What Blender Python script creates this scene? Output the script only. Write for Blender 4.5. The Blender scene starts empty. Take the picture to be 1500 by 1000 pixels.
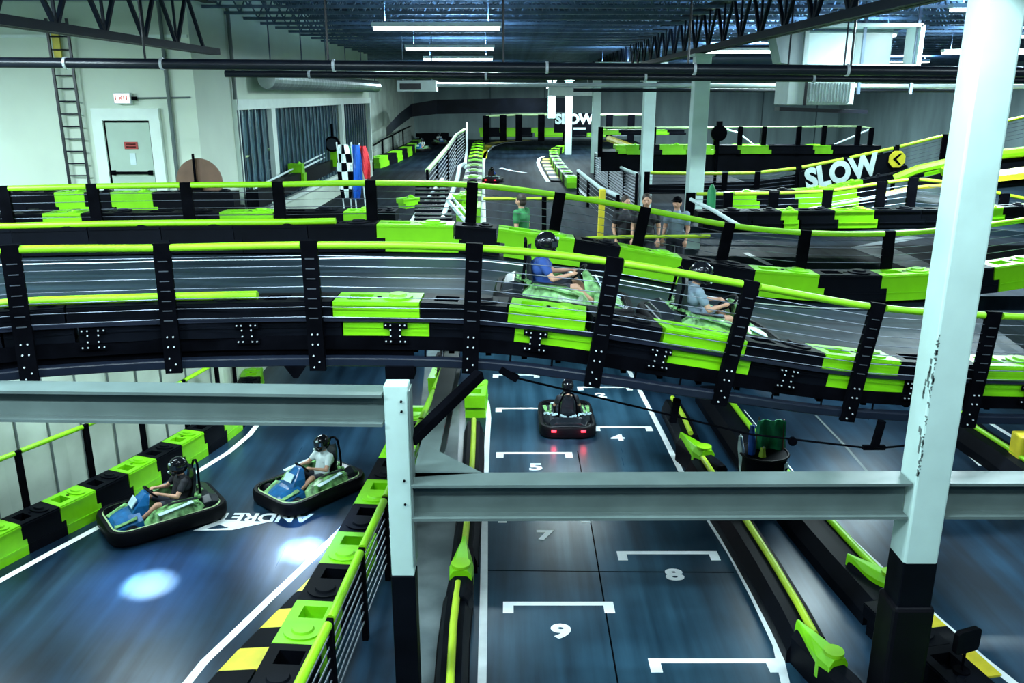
import bpy, bmesh, math, random
from mathutils import Vector, Matrix
C = bpy.context
COL = C.scene.collection
PI = math.pi
R = math.radians
rnd = random.Random(7)
# ---------------------------------------------------------------- camera
FPX = 1230.0
PITCH = R(16.31)
CAMZ = 7.5
cd = bpy.data.cameras.new('camera'); cam = bpy.data.objects.new('camera', cd); COL.objects.link(cam)
cam.location = (0, 0, CAMZ); cam.rotation_euler = (PI/2-PITCH, 0, 0)
cd.sensor_width = 36.0; cd.lens = FPX/1500*36.0; cd.clip_start = 0.1; cd.clip_end = 300
C.scene.camera = cam
# ---------------------------------------------------------------- colour management, world
vs = C.scene.view_settings
C.scene.display_settings.display_device = 'sRGB'
vs.view_transform = 'Standard'; vs.look = 'None'; vs.gamma = 1.0; vs.use_curve_mapping = False
vs.exposure = 0.0
w = bpy.data.worlds.new('world'); C.scene.world = w; w.use_nodes = True
w.node_tree.nodes['Background'].inputs[0].default_value = (0.25, 0.5, 0.7, 1)
w.node_tree.nodes['Background'].inputs[1].default_value = 0.07
LK = 2.6     # strength of all the hall's strip lights
def area_light(loc, sx, sy, power, color=(0.72, 0.95, 1.0), parent=None, rot=(0, 0, 0)):
    l = bpy.data.lights.new('strip_glow', 'AREA'); l.shape = 'RECTANGLE'; l.size = sx; l.size_y = sy
    l.energy = power*LK; l.color = color
    o = bpy.data.objects.new('strip_glow', l); COL.objects.link(o)
    o.location = loc; o.rotation_euler = rot
    if parent: o.parent = parent
    return o
# ---------------------------------------------------------------- photo to place
ST, CT = math.sin(PITCH), math.cos(PITCH)
def ray(px, py):
    u = (px-750)/FPX; v = (py-500)/FPX
    return Vector((u, CT - v*ST, -ST - v*CT))
def gp(px, py, z=0.0):
    d = ray(px, py); t = (z-CAMZ)/d.z
    return Vector((d.x*t, d.y*t, z))
def gd(px, py, Y):
    d = ray(px, py); t = Y/d.y
    return Vector((d.x*t, Y, CAMZ+d.z*t))
V = Vector
# ---------------------------------------------------------------- materials
def mat(name, c, rough=0.5, metal=0.0, var=0.12, scale=3.0, bump=0.0, emit=None, es=0.0, c2=None, stretch=None, alpha=None, trans=0.0, spec=None, coat=0.0):
    m = bpy.data.materials.new(name); m.use_nodes = True
    nt = m.node_tree; N = nt.nodes; L = nt.links; b = N['Principled BSDF']
    b.inputs['Roughness'].default_value = rough; b.inputs['Metallic'].default_value = metal
    if spec is not None: b.inputs['Specular IOR Level'].default_value = spec
    if coat: b.inputs['Coat Weight'].default_value = coat; b.inputs['Coat Roughness'].default_value = 0.15
    tc = N.new('ShaderNodeTexCoord'); mp = N.new('ShaderNodeMapping')
    L.new(tc.outputs['Object'], mp.inputs[0])
    if stretch: mp.inputs['Scale'].default_value = stretch
    n = N.new('ShaderNodeTexNoise'); n.inputs['Scale'].default_value = scale; n.inputs['Detail'].default_value = 6
    L.new(mp.outputs[0], n.inputs['Vector'])
    r = N.new('ShaderNodeValToRGB')
    a = tuple(max(0, x*(1-var)) for x in c); z = c2 or tuple(min(1, x*(1+var)) for x in c)
    r.color_ramp.elements[0].color = (*a, 1); r.color_ramp.elements[1].color = (*z, 1)
    r.color_ramp.elements[0].position = 0.3; r.color_ramp.elements[1].position = 0.72
    L.new(n.outputs['Fac'], r.inputs[0]); L.new(r.outputs[0], b.inputs['Base Color'])
    if bump:
        bp = N.new('ShaderNodeBump'); bp.inputs['Strength'].default_value = bump; bp.inputs['Distance'].default_value = 0.02
        L.new(n.outputs['Fac'], bp.inputs['Height']); L.new(bp.outputs[0], b.inputs['Normal'])
    if emit:
        b.inputs['Emission Color'].default_value = (*emit, 1); b.inputs['Emission Strength'].default_value = es
    if alpha is not None: b.inputs['Alpha'].default_value = alpha
    if trans: b.inputs['Transmission Weight'].default_value = trans
    return m
M = {}
M['green'] = mat('lime_plastic', (0.20, 0.62, 0.004), 0.38, var=0.18, scale=1.2)
M['tube'] = mat('lime_foam_tube', (0.25, 0.62, 0.006), 0.45, var=0.1, scale=2)
M['ytube'] = mat('yellow_green_tube', (0.38, 0.56, 0.02), 0.45, var=0.1, scale=2)
M['paler'] = mat('pale_green_rail', (0.55, 0.75, 0.38), 0.4)
M['black'] = mat('black_steel', (0.002, 0.0022, 0.0036), 0.55, spec=0.01, var=0.4)
M['blackp'] = mat('black_plastic', (0.0026, 0.0034, 0.006), 0.5, spec=0.05, var=0.4, scale=1.4)
M['rubber'] = mat('black_rubber', (0.003, 0.003, 0.005), 0.5, spec=0.12, var=0.3)
M['cable'] = mat('steel_cable', (0.16, 0.18, 0.22), 0.4, metal=0.7)
M['bolt'] = mat('bright_bolt', (0.75, 0.8, 0.85), 0.3, metal=0.3)
M['white'] = mat('white_paint', (0.62, 0.76, 0.76), 0.5, var=0.12, scale=4)
M['linep'] = mat('line_paint', (0.84, 0.90, 0.92), 0.5, var=0.06, scale=6)
M['colwhite'] = mat('column_white_paint', (0.52, 0.70, 0.66), 0.42, var=0.08, scale=2)
M['colgrey'] = mat('beam_grey_paint', (0.11, 0.15, 0.145), 0.42, var=0.15, scale=2)
M['wallL'] = mat('wall_cream_green', (0.66, 0.76, 0.63), 0.7, var=0.06, scale=0.7)
M['wallB'] = mat('wall_grey_panel', (0.25, 0.34, 0.34), 0.6, var=0.35, scale=0.5, stretch=(1.6, 1, 0.3))
M['wallplain'] = mat('wall_low_panel', (0.48, 0.55, 0.48), 0.6, var=0.25, scale=0.8)
M['door'] = mat('door_paint', (0.45, 0.58, 0.48), 0.45, var=0.05)
M['doorframe'] = mat('door_frame_white', (0.80, 0.92, 0.84), 0.5, var=0.05)
M['deck'] = mat('bridge_deck_coat', (0.014, 0.024, 0.034), 0.5, var=0.6, spec=0.06, scale=1.1, stretch=(0.25, 3, 1))
M['ceil'] = mat('ceiling_deck', (0.030, 0.048, 0.085), 0.7, var=0.3, scale=1)
M['joist'] = mat('joist_paint', (0.10, 0.15, 0.21), 0.4, var=0.3)
M['pipe'] = mat('pipe_black', (0.008, 0.011, 0.02), 0.35, var=0.3)
M['pipew'] = mat('pipe_white', (0.55, 0.65, 0.66), 0.4)
M['yellow'] = mat('yellow_paint', (0.72, 0.60, 0.03), 0.45, var=0.2, scale=3)
M['blue'] = mat('blue_plastic', (0.01, 0.09, 0.45), 0.4)
M['red'] = mat('red_cloth', (0.5, 0.02, 0.03), 0.6)
M['redp'] = mat('red_sign', (0.45, 0.04, 0.03), 0.5)
M['wood'] = mat('brown_board', (0.16, 0.085, 0.05), 0.6, var=0.2)
M['skin'] = mat('skin', (0.62, 0.33, 0.22), 0.55, var=0.06)
M['helmet'] = mat('helmet_black', (0.006, 0.007, 0.010), 0.15, var=0.3)
M['visor'] = mat('visor', (0.03, 0.04, 0.05), 0.08, var=0.1)
M['shirtb'] = mat('black_shirt', (0.010, 0.010, 0.016), 0.7)
M['shirtw'] = mat('white_shirt', (0.66, 0.78, 0.78), 0.75)
M['shirtg'] = mat('green_shirt', (0.03, 0.22, 0.07), 0.75)
M['shirtbl'] = mat('blue_shirt', (0.02, 0.07, 0.30), 0.75)
M['greycl'] = mat('grey_blue_cloth', (0.20, 0.27, 0.34), 0.75)
M['darkcl'] = mat('dark_trousers', (0.02, 0.025, 0.04), 0.75)
M['hair'] = mat('dark_hair', (0.03, 0.018, 0.012), 0.6)
M['kgreen'] = mat('kart_green', (0.12, 0.48, 0.06), 0.3, var=0.9, scale=9, c2=(0.35, 0.75, 0.28))
M['kblue'] = mat('kart_blue', (0.01, 0.11, 0.30), 0.25, var=0.5, scale=5)
M['kpale'] = mat('kart_pale_decal', (0.55, 0.75, 0.80), 0.35)
M['kdark'] = mat('kart_dark_body', (0.012, 0.016, 0.022), 0.28)
M['taill'] = mat('tail_light', (0.5, 0.02, 0.03), 0.3, emit=(1, 0.05, 0.08), es=2.5)
M['headl'] = mat('head_light', (0.7, 0.85, 1), 0.3, emit=(0.6, 0.8, 1), es=6)
M['tube_on'] = mat('lit_tube', (0.9, 1, 1), 0.4, emit=(0.85, 1.0, 1.0), es=9)
M['exit'] = mat('exit_sign_face', (0.9, 0.7, 0.65), 0.4, emit=(1.0, 0.62, 0.6), es=1.2)
M['duct'] = mat('duct_metal', (0.40, 0.47, 0.47), 0.35, metal=0.5, var=0.2, scale=2)
M['duct_dark'] = mat('duct_dark', (0.03, 0.055, 0.10), 0.35, metal=0.2)
M['hvac'] = mat('hvac_white', (0.66, 0.78, 0.76), 0.4, var=0.08)
M['flaggreen'] = mat('green_flag', (0.02, 0.34, 0.12), 0.5)
M['glassb'] = mat('window_blue', (0.04, 0.11, 0.17), 0.15, var=0.8, scale=5, stretch=(1, 5, 0.25), c2=(0.16, 0.30, 0.36))
# floor of the tracks: dark glossy coating with long tyre streaks
def floor_mat(name, base, hi, rough, spec=0.3, sx=2.2, sy=0.12):
    m = bpy.data.materials.new(name); m.use_nodes = True
    nt = m.node_tree; N = nt.nodes; L = nt.links; b = N['Principled BSDF']
    b.inputs['Specular IOR Level'].default_value = spec
    tc = N.new('ShaderNodeTexCoord'); mp = N.new('ShaderNodeMapping'); mp.inputs['Scale'].default_value = (sx, sy, 1)
    L.new(tc.outputs['Object'], mp.inputs[0])
    n = N.new('ShaderNodeTexNoise'); n.inputs['Scale'].default_value = 1.6; n.inputs['Detail'].default_value = 8; L.new(mp.outputs[0], n.inputs['Vector'])
    n2 = N.new('ShaderNodeTexNoise'); n2.inputs['Scale'].default_value = 0.45; n2.inputs['Detail'].default_value = 4; L.new(tc.outputs['Object'], n2.inputs['Vector'])
    mx = N.new('ShaderNodeMath'); mx.operation = 'MULTIPLY'; L.new(n.outputs['Fac'], mx.inputs[0]); L.new(n2.outputs['Fac'], mx.inputs[1])
    r = N.new('ShaderNodeValToRGB'); r.color_ramp.elements[0].position = 0.16; r.color_ramp.elements[1].position = 0.38
    r.color_ramp.elements[0].color = (*base, 1); r.color_ramp.elements[1].color = (*hi, 1)
    L.new(mx.outputs[0], r.inputs[0]); L.new(r.outputs[0], b.inputs['Base Color'])
    rr = N.new('ShaderNodeMapRange'); rr.inputs[3].default_value = rough+0.12; rr.inputs[4].default_value = rough-0.08
    L.new(n.outputs['Fac'], rr.inputs[0]); L.new(rr.outputs[0], b.inputs['Roughness'])
    bp = N.new('ShaderNodeBump'); bp.inputs['Strength'].default_value = 0.12; bp.inputs['Distance'].default_value = 0.01
    L.new(n.outputs['Fac'], bp.inputs['Height']); L.new(bp.outputs[0], b.inputs['Normal'])
    return m
M['floor'] = floor_mat('track_floor_coat', (0.003, 0.012, 0.026), (0.018, 0.052, 0.095), 0.30)
M['lane'] = floor_mat('lane_floor_coat', (0.005, 0.022, 0.040), (0.030, 0.085, 0.135), 0.30)
M['walk'] = floor_mat('walkway_concrete', (0.09, 0.12, 0.13), (0.17, 0.21, 0.22), 0.5, sx=1, sy=1)
M['upfloor'] = floor_mat('upper_track_coat', (0.003, 0.006, 0.011), (0.010, 0.018, 0.028), 0.55, spec=0.03)
# ---------------------------------------------------------------- mesh helpers
class MB:
    def __init__(s): s.v = []; s.f = []; s.m = []; s.mi = 0; s.cut = []
    def add(s, vs, fs):
        b = len(s.v); s.cut.append((b, len(s.f))); s.v += [V(x) for x in vs]
        for f in fs: s.f.append([b+i for i in f]); s.m.append(s.mi)
        return s
    def box(s, c, d, mtx=None):
        x, y, z = d[0]/2, d[1]/2, d[2]/2; c = V(c)
        vs = [V((i*x, j*y, k*z)) for k in (-1, 1) for j in (-1, 1) for i in (-1, 1)]
        vs = [c + (mtx @ q if mtx else q) for q in vs]
        return s.add(vs, [(0, 2, 3, 1), (4, 5, 7, 6), (0, 1, 5, 4), (2, 6, 7, 3), (0, 4, 6, 2), (1, 3, 7, 5)])
    def bar(s, a, b, w, h, up=(0, 0, 1)):
        a, b = V(a), V(b); d = (b-a); L = d.length; d.normalize(); up = V(up)
        sd = d.cross(up)
        if sd.length < 1e-4: sd = d.cross(V((0, 1, 0)))
        sd.normalize(); u2 = sd.cross(d).normalized()
        vs = []
        for p in (a, b):
            for i, j in ((-1, -1), (1, -1), (1, 1), (-1, 1)): vs.append(p + sd*(i*w/2) + u2*(j*h/2))
        return s.add(vs, [(0, 1, 2, 3), (7, 6, 5, 4), (0, 4, 5, 1), (1, 5, 6, 2), (2, 6, 7, 3), (3, 7, 4, 0)])
    def tube(s, pts, r, n=8):
        pts = [V(p) for p in pts]; k = len(pts); rs = r if isinstance(r, (list, tuple)) else [r]*k
        rings = []; ref = None
        for i, p in enumerate(pts):
            d = (pts[min(i+1, k-1)] - pts[max(i-1, 0)]).normalized()
            if ref is None:
                ref = d.cross(V((0, 0, 1)));
                if ref.length < 0.1: ref = d.cross(V((0, 1, 0)))
            ref = (ref - d*ref.dot(d)).normalized(); o = d.cross(ref)
            rings.append([p + (ref*math.cos(t*2*PI/n) + o*math.sin(t*2*PI/n))*rs[i] for t in range(n)])
        return s.loft(rings)
    def loft(s, rings, caps=True):
        n = len(rings[0]); vs = [p for rg in rings for p in rg]; fs = []
        for i in range(len(rings)-1):
            for t in range(n):
                a = i*n+t; b = i*n+(t+1) % n
                fs.append((a, b, b+n, a+n))
        if caps: fs.append(tuple(range(n))[::-1]); fs.append(tuple((len(rings)-1)*n+t for t in range(n)))
        return s.add(vs, fs)
    def cyl(s, c, r, h, n=16, axis=(0, 0, 1), r2=None):
        c = V(c); ax = V(axis).normalized()
        return s.tube([c, c+ax*h], [r, r if r2 is None else r2], n)
    def ell(s, c, r, nu=14, nv=9):
        c = V(c); rings = []
        for i in range(nv+1):
            a = PI*(0.02 + 0.96*i/nv)
            rings.append([c + V((r[0]*math.sin(a)*math.cos(2*PI*t/nu), r[1]*math.sin(a)*math.sin(2*PI*t/nu), -r[2]*math.cos(a))) for t in range(nu)])
        return s.loft(rings)
    def prism(s, poly, axis, a, b):
        # poly of 2D points, extruded along axis letter from a to b
        def P(q, t):
            return {'x': (t, q[0], q[1]), 'y': (q[0], t, q[1]), 'z': (q[0], q[1], t)}[axis]
        n = len(poly); vs = [P(q, a) for q in poly]+[P(q, b) for q in poly]
        return s.add(vs, [tuple(range(n))[::-1], tuple(range(n, 2*n))]+[(i, (i+1) % n, n+(i+1) % n, n+i) for i in range(n)])
    def ribbon(s, left, right):
        k = len(left); vs = [V(p) for p in left]+[V(p) for p in right]
        return s.add(vs, [(i, i+1, k+i+1, k+i) for i in range(k-1)])
    def slab(s, left, right, t):
        dz = V((0, 0, t)); rings = [[V(l), V(r), V(r)-dz, V(l)-dz] for l, r in zip(left, right)]
        return s.loft(rings)
    def build(s, name, mats, parent=None, local=True, smooth=False, bevel=0, fixn=True):
        me = bpy.data.meshes.new(name)
        off = V((0, 0, 0))
        if parent is not None and not local: off = parent.location
        me.from_pydata([tuple(p-off) for p in s.v], [], s.f)
        if not isinstance(mats, (list, tuple)): mats = [mats]
        for q in mats: me.materials.append(q)
        for p, i in zip(me.polygons, s.m): p.material_index = i
        if fixn:
            bm = bmesh.new(); bm.from_mesh(me); bmesh.ops.recalc_face_normals(bm, faces=bm.faces); bm.to_mesh(me); bm.free()
        if smooth:
            for p in me.polygons: p.use_smooth = True
            me.set_sharp_from_angle(angle=R(38))
        o = bpy.data.objects.new(name, me); COL.objects.link(o)
        if parent is not None: o.parent = parent
        if bevel:
            b = o.modifiers.new('bevel', 'BEVEL'); b.width = bevel; b.segments = 2; b.limit_method = 'ANGLE'; b.angle_limit = R(40)
        return o
def build_each(mb, name, m, parent, local=True, off=None, **k):
    # every added shape becomes an object of its own
    out = []; cuts = mb.cut+[(len(mb.v), len(mb.f))]
    for (v0, f0), (v1, f1) in zip(cuts, cuts[1:]):
        q = MB(); q.v = mb.v[v0:v1]; q.f = [[i-v0 for i in f] for f in mb.f[f0:f1]]; q.m = mb.m[f0:f1]
        if off is not None: q.v = [p-off for p in q.v]
        out.append(q.build(name, m, parent, local=local, **k))
    return out
def tag(o, label=None, cat=None, group=None, kind=None):
    if label: o['label'] = label
    if cat: o['category'] = cat
    if group: o['group'] = group
    if kind: o['kind'] = kind
    return o
def thing(name, label, cat, loc=(0, 0, 0), rz=0, group=None):
    o = bpy.data.objects.new(name, None); COL.objects.link(o); o.empty_display_size = 0.1
    o.location = loc; o.rotation_euler = (0, 0, rz)
    return tag(o, label, cat, group)
def struct(name, mb, m, **k): return tag(mb.build(name, m, **k), kind='structure')
def dup(root, loc=None, rot=None, label=None, group=None, mats=None):
    def rec(o, par):
        c = o.copy(); COL.objects.link(c)
        if par is not None: c.parent = par
        for ch in o.children: rec(ch, c)
        return c
    r = rec(root, None)
    if loc is not None: r.location = loc
    if rot is not None: r.rotation_euler = rot
    if label: r['label'] = label
    if group: r['group'] = group
    return r
ORD = ['first', 'second', 'third', 'fourth', 'fifth', 'sixth', 'seventh', 'eighth', 'ninth', 'tenth', 'eleventh', 'twelfth',
       'thirteenth', 'fourteenth', 'fifteenth', 'sixteenth', 'seventeenth', 'eighteenth', 'nineteenth', 'twentieth']
def ordn(i): return ORD[i] if i < 20 else 'twenty-' + ORD[i-20]
def lerp_table(tab, x):
    if x <= tab[0][0]: i = 0
    elif x >= tab[-1][0]: i = len(tab)-2
    else: i = max(k for k in range(len(tab)-1) if tab[k][0] <= x)
    def cr(j): return tab[max(0, min(len(tab)-1, j))]
    x0, p0 = tab[i]; x1, p1 = tab[i+1]; t = (x-x0)/(x1-x0)
    if t < 0 or t > 1: return p0 + (p1-p0)*t
    m0 = (cr(i+1)[1]-cr(i-1)[1])/(cr(i+1)[0]-cr(i-1)[0])*(x1-x0)
    m1 = (cr(i+2)[1]-cr(i)[1])/(cr(i+2)[0]-cr(i)[0])*(x1-x0)
    return p0*(2*t**3-3*t*t+1) + m0*(t**3-2*t*t+t) + p1*(-2*t**3+3*t*t) + m1*(t**3-t*t)
def text_mesh(body, size, thick=0.004, off=0.0):
    cu = bpy.data.curves.new('lettering', 'FONT'); cu.body = body; cu.size = size; cu.extrude = thick; cu.offset = off
    cu.align_x = 'CENTER'; cu.align_y = 'CENTER'; cu.resolution_u = 4
    o = bpy.data.objects.new('lettering', cu); COL.objects.link(o)
    C.view_layer.update()
    me = bpy.data.meshes.new_from_object(o.evaluated_get(C.evaluated_depsgraph_get()))
    bpy.data.objects.remove(o); bpy.data.curves.remove(cu)
    return me
def text_obj(name, body, size, m, loc, rot, parent=None, off=0.0, thick=0.004, sc=(1, 1, 1)):
    me = text_mesh(body, size, thick, off); me.materials.clear(); me.materials.append(m)
    bm = bmesh.new(); bm.from_mesh(me); bmesh.ops.recalc_face_normals(bm, faces=bm.faces); bm.to_mesh(me); bm.free()
    o = bpy.data.objects.new(name, me); COL.objects.link(o)
    if parent is not None: o.parent = parent
    o.location = loc; o.rotation_euler = rot; o.scale = sc
    return o
# ================================================================ the hall
def boxw(name, x0, x1, y0, y1, z0, z1, m, **k):
    return struct(name, MB().box(((x0+x1)/2, (y0+y1)/2, (z0+z1)/2), (x1-x0, y1-y0, z1-z0)), m, **k)
XW = -7.06; YW = 19.5; YB = 80.0; ZU = 3.6; ZC = 10.3
boxw('floor', -18, 30, -4, YB, -0.3, 0, M['floor'])
struct('ceiling', MB().box((6, 33, ZC+0.1), (48, 74, 0.2)), M['ceil'])
boxw('wall_left', -18, XW, YW, YW+0.25, 0, ZC, M['wallL'])
boxw('wall_left_side', XW-0.25, XW, YW+0.25, 22.0, 0, ZC, M['wallL'])
boxw('wall_left_window', XW-0.25, XW, 22.0, 43.0, 0, 4.4, M['wallL'])
boxw('wall_left_header', XW-0.25, XW, 22.0, 43.0, 7.2, ZC, M['wallL'])
boxw('wall_left_step', -9.25, XW, 43.0, 43.25, 0, ZC, M['wallL'])
boxw('wall_left_far', -9.25, -9.0, 43.25, YB, 0, ZC, M['wallplain'])
boxw('wall_left_end', -9.0, XW, YB, YB+0.25, 0, ZC, M['wallB'])
boxw('wall_outer', -18.25, -18, -4, YW, 0, ZC, M['wallL'])
boxw('wall_back', XW, 30, YB, YB+0.25, 0, ZC, M['wallB'])
boxw('wall_right', 30, 30.25, -4, YB, 0, ZC, M['wallB'])
mb = MB()
for x in range(-2, 30, 5): mb.box((x, YB-0.02, 5.2), (0.10, 0.04, 10.2))
struct('trim_1', mb, mat('seam_dark', (0.08, 0.12, 0.13), 0.7))
# horizontal joint and pale band on the left wall
mb = MB().box((-12.5, YW-0.02, 8.75), (10.8, 0.04, 0.06)); struct('trim_2', mb, M['doorframe'])
# windows in the left side wall
for i, (a, b) in enumerate(((22.2, 25.2), (25.6, 35.6), (36.1, 42.7))):
    wn = struct('window_%d' % (i+1), MB().box((XW-0.12, (a+b)/2, 5.8), (0.04, b-a, 2.8)), M['glassb'])
    fr = MB()
    for yy in (a-0.1, b+0.1): fr.box((XW+0.03, yy, 5.8), (0.14, 0.22, 2.9))
    fr.box((XW+0.04, (a+b)/2, 7.28), (0.16, b-a+0.4, 0.26)); fr.box((XW+0.03, (a+b)/2, 4.38), (0.14, b-a+0.4, 0.12))
    fr.build('window_frame', M['doorframe'], wn)
    mb = MB(); k = int((b-a)/0.55)
    for q in range(1, k): mb.box((XW-0.06, a+(b-a)*q/k, 5.8), (0.05, 0.07, 2.7))
    mb.build('blind', mat('blind_slats', (0.03, 0.07, 0.11), 0.5, var=0.5, scale=2), wn)
# upper floor
struct('floor_upper', MB().prism([(XW, 16.6), (17, 16.6), (17, 31), (11, 31), (11, YB), (-9.0, YB), (-9.0, 43.25), (XW, 43.25)], 'z', ZU-0.3, ZU), M['upfloor'])
# low panel wall behind the barrier of the lower left track
lw = [gp(-260, 900), gp(-60, 800), gp(20, 757), gp(108, 718), gp(195, 668), gp(262, 632), gp(330, 596), gp(352, 585)]
mb = MB(); mb.slab([p+V((0, 0, 3.4)) for p in lw], [p+V((-0.15, 0.1, 3.4)) for p in lw], 3.4)
struct('wall_low', mb, M['wallplain'])
mb = MB()
for i in range(1, len(lw)):
    for t in (0.25, 0.75):
        p = lw[i-1].lerp(lw[i], t); mb.box(p+V((0.02, -0.02, 1.6)), (0.03, 0.03, 3.2))
struct('trim_3', mb, mat('panel_seam', (0.12, 0.15, 0.15), 0.6))
# emergency door
dr = struct('door_1', MB().box((gd(195, 240, YW).x, YW-0.03, 5.9), (0.98, 0.06, 2.05)), M['door'])
dx = gd(195, 240, YW).x
gap = MB()
for sx in (-0.51, 0.51): gap.box((dx+sx, YW-0.035, 5.9), (0.04, 0.07, 2.1))
gap.box((dx, YW-0.035, 6.94), (1.0, 0.07, 0.035)); gap.build('door_gap', M['black'], dr)
fr = MB()
for sx in (-0.64, 0.64): fr.box((dx+sx, YW-0.06, 5.9), (0.24, 0.12, 2.14))
fr.box((dx, YW-0.06, 7.1), (1.5, 0.12, 0.26)); fr.build('door_frame', M['doorframe'], dr)
b = MB().tube([(dx-0.42, YW-0.14, 5.82), (dx+0.42, YW-0.14, 5.82)], 0.03); b.box((dx-0.42, YW-0.1, 5.82), (0.08, 0.1, 0.1)); b.box((dx+0.42, YW-0.1, 5.82), (0.08, 0.1, 0.1))
b.build('push_bar', M['black'], dr)
c = gd(192, 213, YW-0.07); MB().box(c, (0.3, 0.02, 0.16)).build('warning_sign', M['redp'], dr)
MB().box(c+V((0, -0.012, 0.03)), (0.22, 0.006, 0.02)).box(c+V((0, -0.012, -0.03)), (0.22, 0.006, 0.02)).build('sign_lines', M['black'], dr)
MB().box(gd(195, 233, YW-0.07), (0.13, 0.01, 0.26)).build('paper_notice', M['white'], dr)
# exit sign
p = gd(180, 144, YW-0.12)
t = thing('exit_sign', 'small pinkish glowing exit sign on the pale wall above the left emergency door', 'exit sign', p)
MB().box((0, 0, 0), (0.38, 0.1, 0.24)).build('case', M['hvac'], t, bevel=0.01)
MB().box((0, -0.055, 0), (0.33, 0.012, 0.19)).build('face', M['exit'], t)
text_obj('lettering', 'EXIT', 0.15, M['redp'], (0, -0.064, 0), (PI/2, 0, 0), t)
mb = MB().box((0.24, 0.03, 0), (0.1, 0.08, 0.08)); mb.build('junction_box', M['black'], t)
cw = MB().tube([p+V((0.24, 0.08, 0)), V((XW-0.1, YW-0.03, p.z+0.02))], 0.02)
tag(cw.build('wall_conduit', M['colgrey']), 'thin horizontal grey conduit on the pale wall running right from the exit sign', 'pipe')
# wall ladder
lx0, lx1 = gd(90, 150, YW).x, gd(119, 150, YW).x
t = thing('wall_ladder', 'tall narrow metal ladder fixed to the pale left wall', 'ladder', ((lx0+lx1)/2, YW-0.15, 4.8))
for sx in (lx0, lx1):
    mb = MB().box((sx, YW-0.15, 6.9), (0.05, 0.05, 4.4)); mb.build('side_rail', M['pipe'], t, local=False)
rg = MB(); z = 4.95
while z < 9.0: rg.tube([(lx0, YW-0.15, z), (lx1, YW-0.15, z)], 0.016, 6); z += 0.27
build_each(rg, 'rung', M['pipe'], t, local=False)
mb = MB().box((lx0+0.13, YW-0.1, 8.6), (0.16, 0.04, 0.75)); mb.build('yellow_guard', M['yellow'], t, local=False)
a = gd(238, 60, YW-0.08)
tag(MB().tube([V((a.x, YW-0.08, 3.6)), V((a.x, YW-0.08, 9.6))], 0.045).build('wall_pipe', M['colgrey']), 'grey vertical pipe on the pale wall to the right of the emergency door', 'pipe')
tag(MB().tube([V((XW+0.08, 22.05, 3.6)), V((XW+0.08, 22.05, 9.6))], 0.05).build('corner_pipe', M['colgrey']), 'vertical pipe beside the first blue window on the left side wall', 'pipe')
# brown disc on a stand by the door
p = gd(292, 266, 18.6)
t = thing('cable_reel', 'large round brown wooden disc standing before the pale wall right of the door', 'reel', (p.x, 18.6, ZU))
MB().cyl((0, 0, p.z-ZU), 0.50, 0.05, 32, (0, 1, 0)).build('disc', M['wood'], t)
MB().tube([(-0.06, -0.06, 0), (-0.06, -0.06, p.z-ZU+0.6)], 0.03).cyl((-0.06, -0.12, p.z-ZU-0.12), 0.14, 0.1, 12, (0, 1, 0)).build('stand', M['black'], t)

# ---------------------------------------------------------------- ceiling: joists, girders, deck ribs
def joist_mesh(x0, x1, h, step):
    mb = MB(); mb.box(((x0+x1)/2, 0, 0), (x1-x0, 0.10, 0.07)); mb.box(((x0+x1)/2, 0, h), (x1-x0, 0.12, 0.07))
    x = x0; k = 0
    while x < x1-step:
        mb.bar((x, 0, 0 if k % 2 else h), (x+step, 0, h if k % 2 else 0), 0.035, 0.035); x += step; k += 1
    return mb
j0 = None; y = 5.0; k = 0
while y < YB:
    if j0 is None: j0 = struct('roof_joist', joist_mesh(-17.9, 29.9, 0.72, 0.34), M['joist']); o = j0
    else: o = j0.copy(); COL.objects.link(o)
    o.location = (0, y, 9.45); y += 1.55; k += 1
ribs = MB(); y = 4.2
for i in range(150):
    if y+i*0.42 < YB: ribs.box((6, y+i*0.42, ZC-0.04), (47.8, 0.14, 0.08))
struct('ceiling_rib', ribs, M['ceil'])
M['truss'] = mat('truss_dark', (0.010, 0.015, 0.026), 0.5, spec=0.15)
def girder(name, label, x, z, y0, y1, h=1.0):
    t = thing(name, label, 'roof truss', (x, y0, z))
    mb = MB()
    for s in (-0.07, 0.07): mb.box((s, (y1-y0)/2, 0), (0.10, y1-y0, 0.13))
    mb.build('bottom_chord', M['truss'], t)
    MB().box((0, (y1-y0)/2, h), (0.25, y1-y0, 0.12)).build('top_chord', M['truss'], t)
    mb = MB(); y = 0; k = 0; st = 0.75
    while y < y1-y0-st:
        mb.bar((0, y, 0 if k % 2 else h), (0, y+st, h if k % 2 else 0), 0.06, 0.06)
        if k % 2: mb.bar((0, y, 0), (0, y, h), 0.04, 0.04)
        y += st; k += 1
    mb.build('web', M['truss'], t)
    return t
girder('roof_truss', 'dark steel roof truss running away along the top left of the hall', -6.5, 8.42, 3.0, 19.4, 1.05)
girder('roof_truss', 'dark steel roof truss running away over the row of white columns', 4.8, 8.60, 3.0, YB-0.2, 0.95)
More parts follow.
